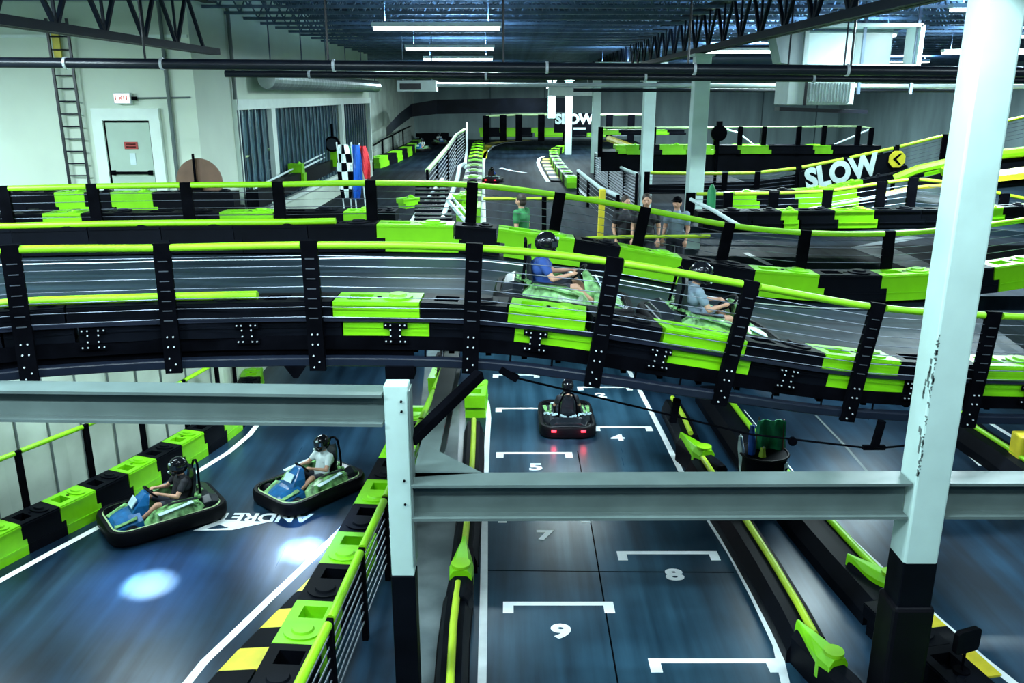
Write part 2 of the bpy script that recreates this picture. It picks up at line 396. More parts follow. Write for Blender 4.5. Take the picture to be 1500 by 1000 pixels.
# ---------------------------------------------------------------- strip lights
def strip_light(x, y, z, ln, label, group=None, power=60, rz=0, vis=True):
    t = thing('strip_light', label, 'light', (x, y, z), rz, group)
    MB().box((0, 0, 0.07), (ln, 0.22, 0.08)).build('housing', M['hvac'], t)
    mb = MB()
    for s in (-0.06, 0.06): mb.tube([(-ln/2+0.03, s, 0.0), (ln/2-0.03, s, 0.0)], 0.035, 8)
    mb.build('fluorescent_tube', M['tube_on'], t, smooth=True)
    hg = MB()
    for s in (-0.4, 0.4): hg.tube([(s*ln, 0, 0.1), (s*ln, 0, (ZC-z-0.01) if z > 5 else 0.32)], 0.008, 5)
    build_each(hg, 'hanger', M['joist'], t)
    area_light((0, 0, -0.06), ln, 0.25, power, parent=t)
    area_light((0, 0, 0.14), ln, 0.15, power*(0.6 if z > 5 else 0), parent=t, rot=(PI, 0, 0), color=(0.35, 0.65, 1.0))
    return t
CL = [(640, 42, 190), (659, 72, 128), (671, 87, 105)]
nm = ['nearest', 'middle', 'farthest']
for (px, py, wpx), n_ in zip(CL, nm):
    Z = 8.72; p = gp(px, py, Z)
    strip_light(p.x, p.y, Z, 2.45, '%s of the three bright strip lights in line over the hall centre' % n_, power=150)
for px, py, Z, ln, lb, pw in ((1085, 76, 8.72, 2.45, 'bright strip light under the roof just right of the second white column', 100),
                          (925, 95, 8.72, 3.0, 'far strip light left of the second white column top', 110),
                          (1440, 78, 8.72, 2.45, 'strip light passing behind the large right hand column', 110),
                          (1245, 52, 9.0, 2.4, 'strip light seen through the open ceiling duct frame', 90),
                          (20, 31, 9.1, 2.4, 'strip light in the top left corner behind the roof truss', 420)):
    p = gp(px, py, Z); strip_light(p.x, p.y, Z, ln, lb, power=pw)
# lights in the hall outside the picture: overhead and behind the camera
for i, (x, y) in enumerate(((-9, 4), (-9, 9), (-3.5, 3.5), (-3.0, 8.0), (3.5, 3.5), (3.0, 8.0), (9, 4), (9, 9), (15, 6), (-13, 12), (0.6, 1.2), (0.4, 6.0))):  # last two are added fill lights brightening the start lane
    strip_light(x, y, 9.1, 2.45, 'strip light overhead of the near tracks', 'overhead strip lights above the near tracks', power=115*(4.6 if x < -8 else (0.6 if y < 1.5 or y == 6.0 else 1)))
for i, (x, y) in enumerate(((10, 18), (15, 26), (9, 34), (-3, 50), (3, 58), (12, 50), (20, 45), (18, 62), (8, 62))):
    strip_light(x, y, 9.15, 2.45, 'strip light high among the joists over the rear tracks', 'strip lights over the rear tracks', power=620)
# ---------------------------------------------------------------- pipes under the roof
def pipe(name, label, pts, r, m, clamps=(), hang=()):
    t = thing(name, label, 'pipe', pts[0])
    MB().tube(pts, r, 12).build('pipe_run', m, t, local=False, smooth=True)
    if clamps:
        for c in clamps: MB().tube([c-V((0.02, 0, 0)), c+V((0.02, 0, 0))], r*1.2, 12).build('coupling', M['bolt'], t, local=False)
    for c in hang: MB().tube([c, V((c.x, c.y, ZC-0.1))], 0.018, 6).build('hanger', m if r > 0.05 else M['joist'], t, local=False)
    return t
a, b = gd(-40, 91, 13.2), gd(1560, 106, 13.2)
pipe('sprinkler_pipe', 'long thick black sprinkler pipe crossing the whole hall below the roof', [a, b], 0.075, M['pipe'],
     [a.lerp(b, t) for t in (0.085, 0.173, 0.33, 0.525, 0.66, 0.8)], [a.lerp(b, t) for t in (0.158, 0.325, 0.485, 0.803)])
a, b = gd(330, 108, 14.4), gd(1560, 118, 14.4)
pipe('sprinkler_pipe', 'second thinner black pipe running just below the main sprinkler pipe', [a, b], 0.055, M['pipe'], [a.lerp(b, t) for t in (0.1, 0.31, 0.5, 0.7)], [a.lerp(b, t) for t in (0.55,)])
a, b = gd(640, 124, 24), gd(1500, 127, 24)
pipe('roof_pipe', 'pale horizontal pipe below the black sprinkler pipes toward the rear', [a, b], 0.06, M['pipew'])
a, b = gd(840, 132, 25), gd(1480, 133, 25)
pipe('roof_pipe', 'thin dark pipe under the pale one near the rear wall top', [a, b], 0.05, M['pipe'])
# ---------------------------------------------------------------- ducts and air units
p = gd(1192, 134, 19)
t = thing('air_conditioner', 'white louvred air unit hanging right of the second white column', 'air conditioner', p)
MB().box((0, 0, 0), (1.42, 0.9, 0.56)).build('casing', M['hvac'], t, bevel=0.02)
g = MB().box((0.18, -0.47, -0.02), (0.88, 0.03, 0.40)); g.build('grille', M['white'], t)
g = MB()
for i in range(14): g.box((-0.24+i*0.064, -0.49, -0.02), (0.012, 0.02, 0.38))
g.build('louvre', M['duct'], t)
MB().box((-0.33, -0.46, 0), (0.05, 0.04, 0.57)).build('strap', M['pipe'], t)
MB().bar((-0.80, -0.1, -0.36), (1.1, -0.1, -0.42), 0.4, 0.08).build('drip_tray', M['pipe'], t)
hg = MB()
for sx in (-0.6, 0.6): hg.tube([(sx, 0, 0.3), (sx, 0, ZC-p.z-0.1)], 0.02, 6)
build_each(hg, 'hanger', M['pipe'], t)
p = gd(1256, 68, 19.6)
t = thing('open_duct', 'large white open box duct hanging above the air unit', 'duct', p)
fr = MB(); W2, H2, D2 = 1.24, 0.42, 0.35
for z in (-H2, H2): fr.box((0, 0, z), (2*W2, 2*D2, 0.07))
for x in (-W2, W2): fr.box((x, 0, 0), (0.09, 2*D2, 2*H2))
fr.build('frame', M['hvac'], t)
MB().box((-0.62, 0.1, -0.05), (1.08, 0.4, 0.66)).build('inner_box', M['hvac'], t, bevel=0.02)
MB().box((0.42, D2-0.05, 0), (0.9, 0.05, 0.8)).build('back_mesh', M['colgrey'], t)
MB().prism([(-1.28, -0.42), (-1.75, -0.35), (-1.95, 0.30), (-1.28, 0.44)], 'y', -0.3, 0.3).build('hood', M['duct'], t)
hg = MB()
for sx in (-1.2, 0.05, 1.2): hg.box((sx, -0.2, 0.35), (0.06, 0.06, 2*(ZC-p.z)-0.8))
build_each(hg, 'hanger', M['joist'], t)
a, b = gd(1028, 86, 31), gd(1142, 86, 31)
mb = MB().tube([a, b], 0.46, 20); mb.tube([a.lerp(b, .5)+V((0, 0, .4)), V(((a.x+b.x)/2, a.y, ZC))], 0.03, 6)
tag(mb.build('round_duct', M['duct_dark'], smooth=True), 'dark round duct behind the strip light right of the second column', 'duct')
t = thing('spiral_duct', 'long silver ribbed duct above the blue windows on the left', 'duct', (XW+0.6, 21, 8.0))
rg = MB(); pts = [V((XW+0.5, 23.5+i*0.22, 7.92)) for i in range(86)]
rg.tube(pts, [0.27 if i % 2 else 0.24 for i in range(86)], 16); rg.build('duct_run', M['duct'], t, local=False)
hg = MB()
for i in range(6): hg.tube([(XW+0.5, 24+i*3.6, 8.1), (XW+0.5, 24+i*3.6, ZC)], 0.02, 5)
build_each(hg, 'hanger', M['joist'], t, local=False)
p = gd(612, 126, 30)
t = thing('air_conditioner', 'small white ceiling air unit near the hall centre above the far left track', 'air conditioner', p)
MB().box((0, 0, 0), (1.3, 1.0, 0.36)).build('casing', M['hvac'], t, bevel=0.02)
MB().box((-0.2, -0.52, -0.02), (0.7, 0.04, 0.2)).build('grille', M['pipe'], t)
MB().tube([(-0.5, 0, 0.2), (-0.5, 0, ZC-p.z)], 0.02, 6).tube([(0.5, 0, 0.2), (0.5, 0, ZC-p.z)], 0.02, 6).build('hanger', M['joist'], t)
p = gd(835, 133, 45)
t = thing('air_conditioner', 'distant white ceiling unit on top of the farthest column', 'air conditioner', p)
MB().box((0, 0, 0), (2.2, 1.0, 0.5)).build('casing', M['hvac'], t, bevel=0.02)
MB().tube([(-0.9, 0, 0.2), (-0.9, 0, ZC-p.z)], 0.03, 6).tube([(0.9, 0, 0.2), (0.9, 0, ZC-p.z)], 0.03, 6).build('hanger', M['joist'], t)
# ---------------------------------------------------------------- columns
def column(label, x, y, s, z0, z1, cap=True):
    t = thing('steel_column', label, 'column', (x, y, z0))
    MB().box((0, 0, (z1-z0)/2), (s, s, z1-z0)).build('shaft', M['colwhite'], t, bevel=0.02)
    if cap:
        MB().box((0, 0, z1-z0-0.45), (s*1.5, s*1.3, 0.16)).box((0, 0, z1-z0-0.03), (s*1.3, s*1.5, 0.06)).build('cap_plate', M['colwhite'], t)
    return t
for px, zc, s, lb in ((1012, 22.4, 0.40, 'white square column second nearest, left of the ceiling air unit'),
                      (944, 30, 0.40, 'white square column at the end of the black mesh fence'),
                      (871, 44, 0.42, 'white square column in the middle of the hall where the mesh fence starts'),
                      (832, 58, 0.46, 'farthest white square column beside the small distant sign')):
    x = (px-750)/FPX*zc; y = (zc-3.9*ST)/CT
    column(lb, x, y, s, ZU, 8.5)
p = gd(808, 150, 60); column('slim pale column standing against the black far ramp', p.x, 60, 0.5, 6.0, 8.5)
# large near column with black padding
YC = 9.0
t = thing('steel_column', 'largest white square column at right with black padded foot and scraped paint', 'column', (4.84, YC, 0))
MB().box((0, 0, 5.3), (0.40, 0.40, 6.4)).build('shaft', M['colwhite'], t, bevel=0.025)
MB().box((0, 0, 1.1), (0.405, 0.405, 2.2)).build('black_lower_shaft', M['blackp'], t, bevel=0.02)
MB().box((0, 0, 0.8), (0.50, 0.48, 1.6)).build('padding', M['rubber'], t, bevel=0.05)
g = MB(); rr = random.Random(3)
for i in range(70):   # scraped dark chips along the front left edge
    z = 3.3+rr.random()*1.7; q = 0.004+0.02*rr.random()**2; g.box((-0.195+0.02*rr.random(), -0.192, z), (q, 0.02, 0.01+0.05*rr.random()**2), Matrix.Rotation(rr.random()-0.5, 3, 'Y'))
for i in range(12):
    g.box((-0.204, -0.18+rr.random()*0.1, 3.6+rr.random()*1.4), (0.004, 0.03, 0.05+0.08*rr.random()))
g.build('scraped_patch', M['colgrey'], t)
# short column carrying the beams
XS = -1.30
t = thing('steel_column', 'short white column with black foot carrying the grey beams left of the start lane', 'column', (XS, 8.95, 0))
MB().box((0, 0, 3.2), (0.27, 0.24, 2.4)).build('shaft', M['colwhite'], t, bevel=0.012)
MB().box((0, 0, 1.0), (0.29, 0.26, 2.0)).build('black_lower_shaft', M['blackp'], t, bevel=0.01)
MB().box((0.15, -0.02, 3.25), (0.02, 0.26, 2.2)).build('side_plate', M['colgrey'], t)
b = MB()
for z in (4.22, 4.1, 3.25, 2.95): b.cyl((0.06, -0.125, z), 0.014, 0.02, 8, (0, -1, 0))
build_each(b, 'bolt', M['black'], t)
def ibeam(name, label, a, b, h, wdt, flt=0.035, m=None):
    a, b = V(a), V(b); t = thing(name, label, 'beam', a); m = m or M['colgrey']
    mb = MB(); dz = V((0, 0, 1))
    MB().bar(a+dz*(h/2-flt/2), b+dz*(h/2-flt/2), wdt, flt).build('top_flange', m, t, local=False)
    MB().bar(a-dz*(h/2-flt/2), b-dz*(h/2-flt/2), wdt, flt).build('bottom_flange', m, t, local=False)
    MB().bar(a, b, 0.03, h-2*flt).build('web', m, t, local=False)
    return t
ibeam('steel_beam', 'grey steel beam between the short white column and the largest column', (XS+0.14, 8.95, 2.98), (4.62, 9.0, 2.98), 0.46, 0.34)
ibeam('steel_beam', 'grey steel beam leaving the largest column to the right', (5.06, 9.0, 2.98), (11.5, 9.0, 2.98), 0.46, 0.34)
ibeam('steel_beam', 'grey steel beam from the short white column out to the left edge', (XS-0.15, 8.95, 4.12), (-13, 9.35, 4.12), 0.38, 0.34)
ibeam('steel_beam', 'grey beam running away behind the short white column under the bridge', (XS+0.25, 9.15, 2.98), (XS+0.25, 15.0, 2.98), 0.40, 0.26)
g = MB().prism([(XS+0.14, 9.0), (XS+0.95, 9.12), (XS+0.2, 9.95)], 'z', 3.17, 3.21)
tag(g.build('gusset_plate', M['colgrey']), 'triangular grey gusset plate on the beam at the short white column', 'plate')
# ================================================================ barrier blocks and fences
def block_meshes(col, L=1.2, W=0.5, H=0.46, s=0.13):
    m = M['green'] if col == 'green' else M['blackp']
    a, b = -L/2, L/2; h = H*0.5
    mb = MB()
    mb.box((s, 0, h/2), (L-0.01, W, h))
    r0, r1, c = a+0.14*L, a+0.42*L, W*0.27
    zt = H; zm = (h+zt)/2; hh = zt-h
    mb.box(((a+0.005+r0)/2, 0, zm), (r0-a-0.005, W, hh)); mb.box(((r1+b-0.005)/2, 0, zm), (b-0.005-r1, W, hh))
    mb.box(((r0+r1)/2, (W/2+c)/2, zm), (r1-r0, W/2-c, hh)); mb.box(((r0+r1)/2, -(W/2+c)/2, zm), (r1-r0, W/2-c, hh))
    mb.box(((r0+r1)/2, 0, h+0.02), (r1-r0, 2*c, 0.04))
    for y in (-1, 1):
        mb.box((0, y*(W/2+0.008), H*0.93), (L-0.03, 0.016, 0.03))
        mb.box((s, y*(W/2+0.006), H*0.30), (L-0.06, 0.012, 0.02))
    o = mb.build('body', m); me = o.data; bpy.data.objects.remove(o)
    lb = MB(); x = a+0.72*L
    lb.cyl((x, 0, H), W*0.40, 0.025, 20); lb.cyl((x, 0, H+0.025), W*0.24, 0.03, 20, r2=W*0.21)
    o = lb.build('lug', m, smooth=True); ml = o.data; bpy.data.objects.remove(o)
    db = MB(); db.cyl((a+0.5*L, 0.02, H-0.002), 0.035, 0.006, 10)
    o = db.build('socket', M['black']); md = o.data; bpy.data.objects.remove(o)
    return me, ml, md
BL = {}
def block(p, q, col, label, group=None, W=0.5, H=0.46, detail=True, side=1, L0=1.2):
    key = (col, W, H)
    if key not in BL: BL[key] = block_meshes(col, 1.2, W, H)
    p, q = V(p), V(q); c = (p+q)/2; X = (q-p); ln = X.length; X.normalize()
    Y = V((0, 0, 1)).cross(X).normalized()*1; Z = X.cross(Y).normalized()
    t = thing('barrier_block', label, 'barrier', group=group)
    t.matrix_world = Matrix.Translation(c) @ Matrix((X, Y, Z)).transposed().to_4x4() @ Matrix.Diagonal((ln/1.2, 1, 1, 1))
    for i, n_ in enumerate(('body', 'lug', 'socket')):
        if i and not detail: break
        o = bpy.data.objects.new(n_, BL[key][i]); COL.objects.link(o); o.parent = t
    return t
def resample(pts, step):
    pts = [V(p) for p in pts]; out = [pts[0]]; acc = 0; i = 0; cur = pts[0]
    while i < len(pts)-1:
        d = (pts[i+1]-cur).length
        if acc+d >= step: cur = cur.lerp(pts[i+1], (step-acc)/d); out.append(cur.copy()); acc = 0
        else: acc += d; cur = pts[i+1]; i += 1
    return out
def brun(pts, where, cols, step=1.2, W=0.5, H=0.46, detail=True, frm='left', group=None, start=0):
    q = resample(pts, step); cnt = {'green': 0, 'black': 0}
    for i in range(len(q)-1):
        c = {'g': 'green', 'b': 'black'}[cols[(i+start) % len(cols)]]; cnt[c] += 1
        block(q[i], q[i+1], c, '%s %s plastic barrier block %s' % (ordn(cnt[c]-1), c, where), group or ('barrier blocks '+where[:60]), W, H, detail)
def fence(label, tops, h, pw=0.10, pd=0.06, ncab=6, rail='tube', rr=0.045, nrm=None, cab=True, rails=True, railpts=None, z_off=0, cr=0.006, slots=False, h_cab=None, gaps=True, post_extra=0.03):
    tops = [V(p) for p in tops]; k = len(tops)
    nr = nrm or [V((0, 0, 1))]*k
    t = thing('cable_fence', label, 'fence', tops[0]-nr[0]*h)
    for i, p in enumerate(tops):
        d = (tops[min(i+1, k-1)]-tops[max(0, i-1)]).normalized(); n = nr[i]
        a, b = p-n*h, p+n*post_extra
        side = n.cross(d).normalized()
        if side.y > 0: side = -side                     # outward, toward the viewer
        o = MB().bar(a, b, pd, pw, up=d).build('post', M['black'], t, local=False)
        if slots:
            g = MB()
            for q in range(7):
                c = p-n*(0.16+q*0.125)+side*(pd/2+0.004); g.bar(c-d*0.055, c+d*0.055, 0.006, 0.012, up=n)
            build_each(g, 'slot', M['cable'], o, off=t.location)
            g = MB()
            for q, (dx, dz) in enumerate(((-.035, 1.12), (.035, 1.12), (-.035, 1.25), (.035, 1.25), (-.035, 1.40), (.035, 1.48), (-.035, 1.55))):
                c = p-n*dz+d*dx+side*(pd/2); g.cyl(c, 0.011, 0.014, 6, side)
            build_each(g, 'bolt', M['bolt'], o, off=t.location)
    if rails:
        for i in range(k-1):
            a, b = tops[i], tops[i+1]; d = (b-a).normalized(); gp_ = pw*0.62 if gaps else 0
            if railpts: pts = railpts(i)
            else: pts = [a+d*gp_, b-d*gp_]
            dn = -(nr[i]+nr[i+1])*0.5*z_off
            MB().tube([q+dn for q in pts], rr, 10).build('top_rail', M[rail], t, local=False, smooth=True)
    if cab:
        hc = h_cab or h*0.8
        for q in range(ncab):
            f = (q+1)/ncab*hc
            MB().tube([p-n*f for p, n in zip(tops, nr)], cr, 5).build('cable', M['cable'], t, local=False)
    return t
# ================================================================ the bridge track in front
NR = [(-977, V((-12.5, 8.3, 5.80))), (-200, gd(-200, 382, 9.1)), (15, gd(15, 366, 9.54)), (237, gd(237, 363, 10.15)), (453, gd(453, 359, 10.15)), (695, gd(695, 363, 10.1)),
      (900, gd(900, 384, 10.0)), (1100, gd(1100, 418, 10.3)), (1285, gd(1285, 450, 10.7)), (1450, gd(1450, 462, 10.9)), (1650, gd(1650, 468, 11.1))]
FR = [(-420, gd(-420, 276, 15.9)), (-200, gd(-200, 276, 15.9)), (5, gd(5, 276, 15.9)), (135, gd(135, 273, 15.9)), (272, gd(272, 271, 15.9)), (407, gd(407, 270, 15.9)), (543, gd(543, 268, 15.9)),
      (692, gd(692, 271, 15.9)), (820, gd(820, 286, 15.9)), (945, gd(945, 307, 15.9)), (1068, gd(1068, 330, 15.9)), (1180, gd(1180, 341, 15.9)),
      (1303, gd(1303, 342, 16.0)), (1420, gd(1420, 333, 16.1)), (1530, gd(1530, 318, 16.4)), (1680, gd(1680, 300, 16.8))]
def frame_at(tab, x):
    p = lerp_table(tab, x); d = (lerp_table(tab, x+8)-lerp_table(tab, x-8)).normalized()
    n = V((0, 0, 1)); n = (n - d*n.dot(d)).normalized()
    return p, d, n
RH = 1.22      # rail height over the deck
def nside(x, dn=0.0, dy=0.0):
    p, d, n = frame_at(NR, x); y = n.cross(d).normalized()
    return p - n*dn + y*dy
def fside(x, dn=0.0, dy=0.0):
    p, d, n = frame_at(FR, x); y = n.cross(d).normalized()
    return p - n*dn + y*dy
# deck, parametrised by normalised position
def fx(x):      # near pixel column -> far pixel column of the same cross section
    X = nside(x).x; lo, hi = -420, 1680
    for _ in range(30):
        m_ = (lo+hi)/2
        if fside(m_).x < X: lo = m_
        else: hi = m_
    return lo
xs = list(range(-977, 1651, 37))
nl = [nside(x, RH, 0.20) for x in xs]; fl = [fside(fx(x), RH, 0.25) for x in xs]
struct('track_deck', MB().slab(fl, nl, 0.12), M['deck'])
def deck_pt(x, f, up=0.0):
    a, b = nside(x, RH), fside(fx(x), RH, 0.25)
    return a.lerp(b, f)+V((0, 0, up))
l1 = [deck_pt(x, 0.80, 0.006) for x in xs]; l2 = [deck_pt(x, 0.815, 0.006) for x in xs]
tag(MB().ribbon(l1, l2).build('lane_line', M['linep']), 'thin white line along the far edge of the bridge track', 'line')
l1 = [deck_pt(x, 0.16, 0.006) for x in xs]; l2 = [deck_pt(x, 0.172, 0.006) for x in xs]
tag(MB().ribbon(l1, l2).build('lane_line', M['linep']), 'thin white line along the near edge of the bridge track', 'line')
# near fence
npx = [15, 237, 453, 695, 900, 1100, 1285, 1455, 1625]
npx = [-700, -420, -195]+npx
tops = [nside(x) for x in npx]; nrm = [frame_at(NR, x)[2] for x in npx]
def nrail(i):
    a, b = npx[i]+13, npx[i+1]-13
    return [nside(a+(b-a)*k/6) for k in range(7)]
fence('black slotted post fence with lime foam rail along the near side of the bridge', tops, 1.60, pw=0.20, pd=0.07, ncab=7, rr=0.047, nrm=nrm, railpts=nrail, slots=True, h_cab=0.90, post_extra=0.06)
# far fence
fpx = [-130, 5, 135, 272, 407, 543, 692, 820, 945, 1068, 1180, 1303, 1420, 1530, 1640]
tops = [fside(x) for x in fpx]; nrm = [frame_at(FR, x)[2] for x in fpx]
def frail(i):
    a, b = fpx[i]+8, fpx[i+1]-8
    return [fside(a+(b-a)*k/4) for k in range(5)]
fence('black post fence with lime foam rail along the far side of the bridge', tops, 1.35, pw=0.21, pd=0.07, ncab=6, rr=0.055, nrm=nrm, railpts=frail, h_cab=0.85, post_extra=0.05)
# near barrier blocks on the bridge
bx = [-660, -480, -300, -160, -40, 90, 222, 350, 478, 612, 748, 880, 1000, 1125, 1240, 1345, 1460, 1570, 1680]
cl = 'bbbbbbbbgbgbgbgbgb'; ct = {'green': 0, 'black': 0}
for i in range(len(bx)-1):
    c = 'green' if cl[i] == 'g' else 'black'; ct[c] += 1
    block(nside(bx[i], RH-0.03, 0.36), nside(bx[i+1], RH-0.03, 0.36), c, '%s %s barrier block from the left along the near edge of the bridge' % (ordn(ct[c]-1), c), 'near bridge barrier blocks', 0.52, 0.46)
# far barrier blocks
bx = [-190, -80, 30, 140, 245, 350, 455, 555, 670, 735, 850, 915, 1005, 1105, 1192, 1278, 1358, 1432, 1505, 1580, 1650]
cl = 'bbbbbbbgbgbgbgbgbgbg'; ct = {'green': 0, 'black': 0}
for i in range(len(bx)-1):
    c = 'green' if cl[i] == 'g' else 'black'; ct[c] += 1
    block(fside(bx[i], RH-0.03, -0.30), fside(bx[i+1], RH-0.03, -0.30), c, '%s %s barrier block from the left along the far edge of the bridge' % (ordn(ct[c]-1), c), 'far bridge barrier blocks', 0.52, 0.50)
# foam tubes lying on the straight barriers
def tube_on(pts, r, m, label, name='foam_tube', cat='rail'):
    return tag(MB().tube(pts, r, 10).build(name, M[m], smooth=True), label, cat)
tube_on([nside(x, 0.665, 0.22) for x in range(-680, 0, 60)]+[nside(x, 0.665, 0.22) for x in range(0, 361, 60)], 0.055, 'tube', 'lime foam tube on the near black barrier at the left end of the bridge')
tube_on([fside(x, 0.64, -0.45) for x in range(-200, 496, 58)]+[fside(495, 0.64, -0.45)], 0.06, 'tube', 'long lime foam tube on the far black barrier at the left end of the bridge')
# bridge side: angle rail, web, bottom chord, bolt plates
def ribbonbar(dn, dy, w, h, x0, x1, st=30):
    X = list(range(x0, x1+1, st)); rings = []
    for x in X:
        p, d, n = frame_at(NR, x); y = n.cross(d).normalized(); c = p-n*dn+y*dy
        rings.append([c+y*(i*w/2)+n*(j*h/2) for i, j in ((-1, -1), (1, -1), (1, 1), (-1, 1))])
    return MB().loft(rings)
t = thing('bridge_girder', 'black bolted steel side girder carrying the near edge of the bridge track', 'girder', nside(237, 1.5))
ribbonbar(0.95, 0.07, 0.05, 0.045, -960, 1650).build('angle_rail', mat('angle_dark', (0.012, 0.015, 0.028), 0.35, spec=0.3), t, local=False)
ribbonbar(1.26, 0.10, 0.03, 0.18, -960, 1650).build('web_plate', M['black'], t, local=False)
ribbonbar(1.50, 0.08, 0.14, 0.12, -960, 1650).build('bottom_chord', mat('chord_dark', (0.008, 0.012, 0.024), 0.3), t, local=False, bevel=0.02)
ribbonbar(1.36, 0.16, 0.03, 0.20, -960, 600).build('lower_web', M['black'], t, local=False)
mids = [(npx[i]+npx[i+1])/2 for i in range(3, len(npx)-1)]
for x in mids:
    p, d, n = frame_at(NR, x); y = n.cross(d).normalized(); c = p-n*1.13+y*0.06
    o = MB().box((0, 0, 0), (0.26, 0.02, 0.28), Matrix((d, y, n)).transposed()).add([], [])
    pl = MB(); mtx = Matrix((d, y, n)).transposed(); pl.box(c, (0.14, 0.02, 0.26), mtx); pl.box(c+n*0.1, (0.30, 0.02, 0.07), mtx); pl.box(c-n*0.1, (0.30, 0.02, 0.07), mtx)
    po = pl.build('bolt_plate', M['black'], t, local=False)
    g = MB()
    for dx, dz in ((-.12, .11), (-.06, .11), (.06, .11), (.12, .11), (-.06, .05), (.06, .05), (-.06, -.03), (.06, -.03), (-.12, -.10), (-.06, -.10), (.06, -.10), (.12, -.10)):
        g.cyl(c+d*dx+n*dz-y*0.01, 0.010, 0.014, 6, -y)
    build_each(g, 'bolt', M['bolt'], po, off=t.location)
for x in range(620, 1430, 70):
    p, d, n = frame_at(NR, x); MB().bar(p-n*1.33+V((0, .12, 0)), p-n*1.46+V((0, .10, 0)), 0.02, 0.02).build('hanger_rod', M['black'], t, local=False)
o = MB().prism([(-0.14, 0), (0.14, 0), (0.03, -0.16), (-0.03, -0.16)], 'y', -0.02, 0.02)
p = nside(415, 1.55, 0.02); o.v = [q+p for q in o.v]; o.build('lug_plate', M['black'], t, local=False)
o = MB().box(nside(580, 1.62, 0.1), (0.36, 0.3, 0.16)); o.build('bearing_plate', M['black'], t, local=False)
MB().box(gd(122, 541, 9.9), (0.20, 0.03, 0.02)).box(gd(48, 545, 9.7), (0.09, 0.03, 0.03)).build('red_marking', mat('red_marking', (0.5, 0.08, 0.03), 0.5), t, local=False)
# underside cross joists of the bridge
mb = MB()
for x in range(-960, 1650, 60):
    a, b = nside(x, RH+0.18, 0.3), fside(fx(x), RH+0.18, 0.2); mb.bar(a, b, 0.07, 0.10)
tag(mb.build('bridge_joists', M['black']), 'grey cross joists under the deck of the bridge track', 'joists', kind='structure')
ribs = MB(); X = list(range(-977, 1651, 37)); ribs.slab([fside(fx(x), RH+0.05, 0.28) for x in X], [fside(fx(x), RH+0.05, 0.20) for x in X], 0.5)
struct('track_deck', ribs, M['black'])
# brace and tie rods below the bridge
tag(MB().bar(gd(602, 645, 9.0), gd(703, 548, 10.0), 0.12, 0.13).build('diagonal_brace', M['black'], bevel=0.01), 'thick black diagonal brace from the short white column up to the bridge', 'brace')
t = thing('tie_rod', 'thin black tie rod with struts slung under the right part of the bridge', 'rod', gd(750, 552, 10.1))
pts = [gd(750, 552, 10.1), gd(860, 578, 10.2), gd(1000, 612, 10.4), gd(1100, 636, 10.5), gd(1280, 657, 10.6), gd(1330, 652, 9.4)]
MB().tube(pts, 0.014, 6).build('rod', M['black'], t, local=False)
for a, b in ((gd(992, 584, 10.4), gd(985, 618, 10.4)), (gd(1292, 616, 10.6), gd(1280, 657, 10.6)), (gd(733, 540, 10.1), gd(758, 555, 10.1))):
    MB().bar(a, b, 0.07, 0.09).build('strut', M['black'], t, local=False)
MB().cyl(gd(1160, 645, 10.5), 0.06, 0.05, 10, (0, -1, 0)).build('turnbuckle', M['black'], t, local=False)
MB().box(gd(1280, 655, 10.6), (0.3, 0.06, 0.06)).build('foot_plate', M['black'], t, local=False)
# ================================================================ ground level
def line(pts, wd, label, z=0.006, m='linep', name='lane_line', cat='line', world=False):
    q = [V(p) if world else gp(p[0], p[1], z) for p in pts]; L_, R_ = [], []
    for i, p in enumerate(q):
        d = (q[min(i+1, len(q)-1)]-q[max(i-1, 0)]).normalized(); s = V((d.y, -d.x, 0)).normalized()*wd/2
        L_.append(p-s); R_.append(p+s)
    return tag(MB().ribbon(L_, R_).build(name, M[m]), label, cat)
# start lane surface
ll = [(668, 1100), (686, 1000), (694, 860), (700, 700), (703, 620), (700, 580), (690, 540), (690, 500)]
rl = [(1215, 1100), (1175, 1000), (1130, 880), (1062, 760), (1010, 690), (950, 590), (920, 530), (905, 500)]
struct('track_surface', MB().ribbon([gp(*p, 0.003) for p in ll], [gp(*p, 0.003) for p in rl]), M['lane'])
struct('walkway', MB().ribbon([gp(*p, 0.003) for p in ((585, 1120), (600, 900), (600, 760), (612, 640), (622, 540), (628, 500))], [gp(*p, 0.003) for p in ((655, 1120), (662, 900), (668, 760), (672, 640), (672, 540), (670, 500))]), M['walk'])
struct('walkway', MB().ribbon([gp(*p, 0.003) for p in ((1300, 1120), (1230, 900), (1150, 760), (1085, 650), (1040, 570), (1025, 530))], [gp(*p, 0.003) for p in ((1420, 1120), (1300, 900), (1200, 760), (1125, 650), (1075, 570), (1060, 530))]), M['floor'])
line([(703, 1060), (706, 1000), (709, 850), (710, 760), (711, 702), (714, 640), (716, 612), (714, 592), (706, 570), (700, 545)], 0.12, 'white edge line on the left of the start lane')
line([(1165, 1060), (1147, 985), (1138, 945), (1105, 875), (1072, 813), (1031, 748), (999, 693), (965, 625), (939, 575), (920, 540)], 0.12, 'white edge line on the right of the start lane')
line([(250, 1030), (300, 968), (345, 925), (400, 872), (455, 820), (500, 775), (535, 735), (556, 700)], 0.13, 'white line along the right edge of the left track')
line([(-60, 885), (0, 850), (80, 806), (155, 766), (230, 722), (290, 690), (335, 662), (365, 637), (383, 614), (395, 590)], 0.13, 'white line along the left wall barrier of the left track')
line([(1180, 730), (1230, 775), (1290, 832), (1380, 912), (1440, 965), (1500, 1012)], 0.13, 'white line on the right track beside the largest column')
line([(1090, 600), (1170, 700), (1200, 740)], 0.03, 'faint thin line on the lane behind the flag bin')
line([(1195, 608), (1240, 655), (1270, 690)], 0.06, 'pale floor joint under the right part of the bridge', m='walk')
line([(1392, 640), (1438, 682)], 0.12, 'white line below the bridge right of the largest column')
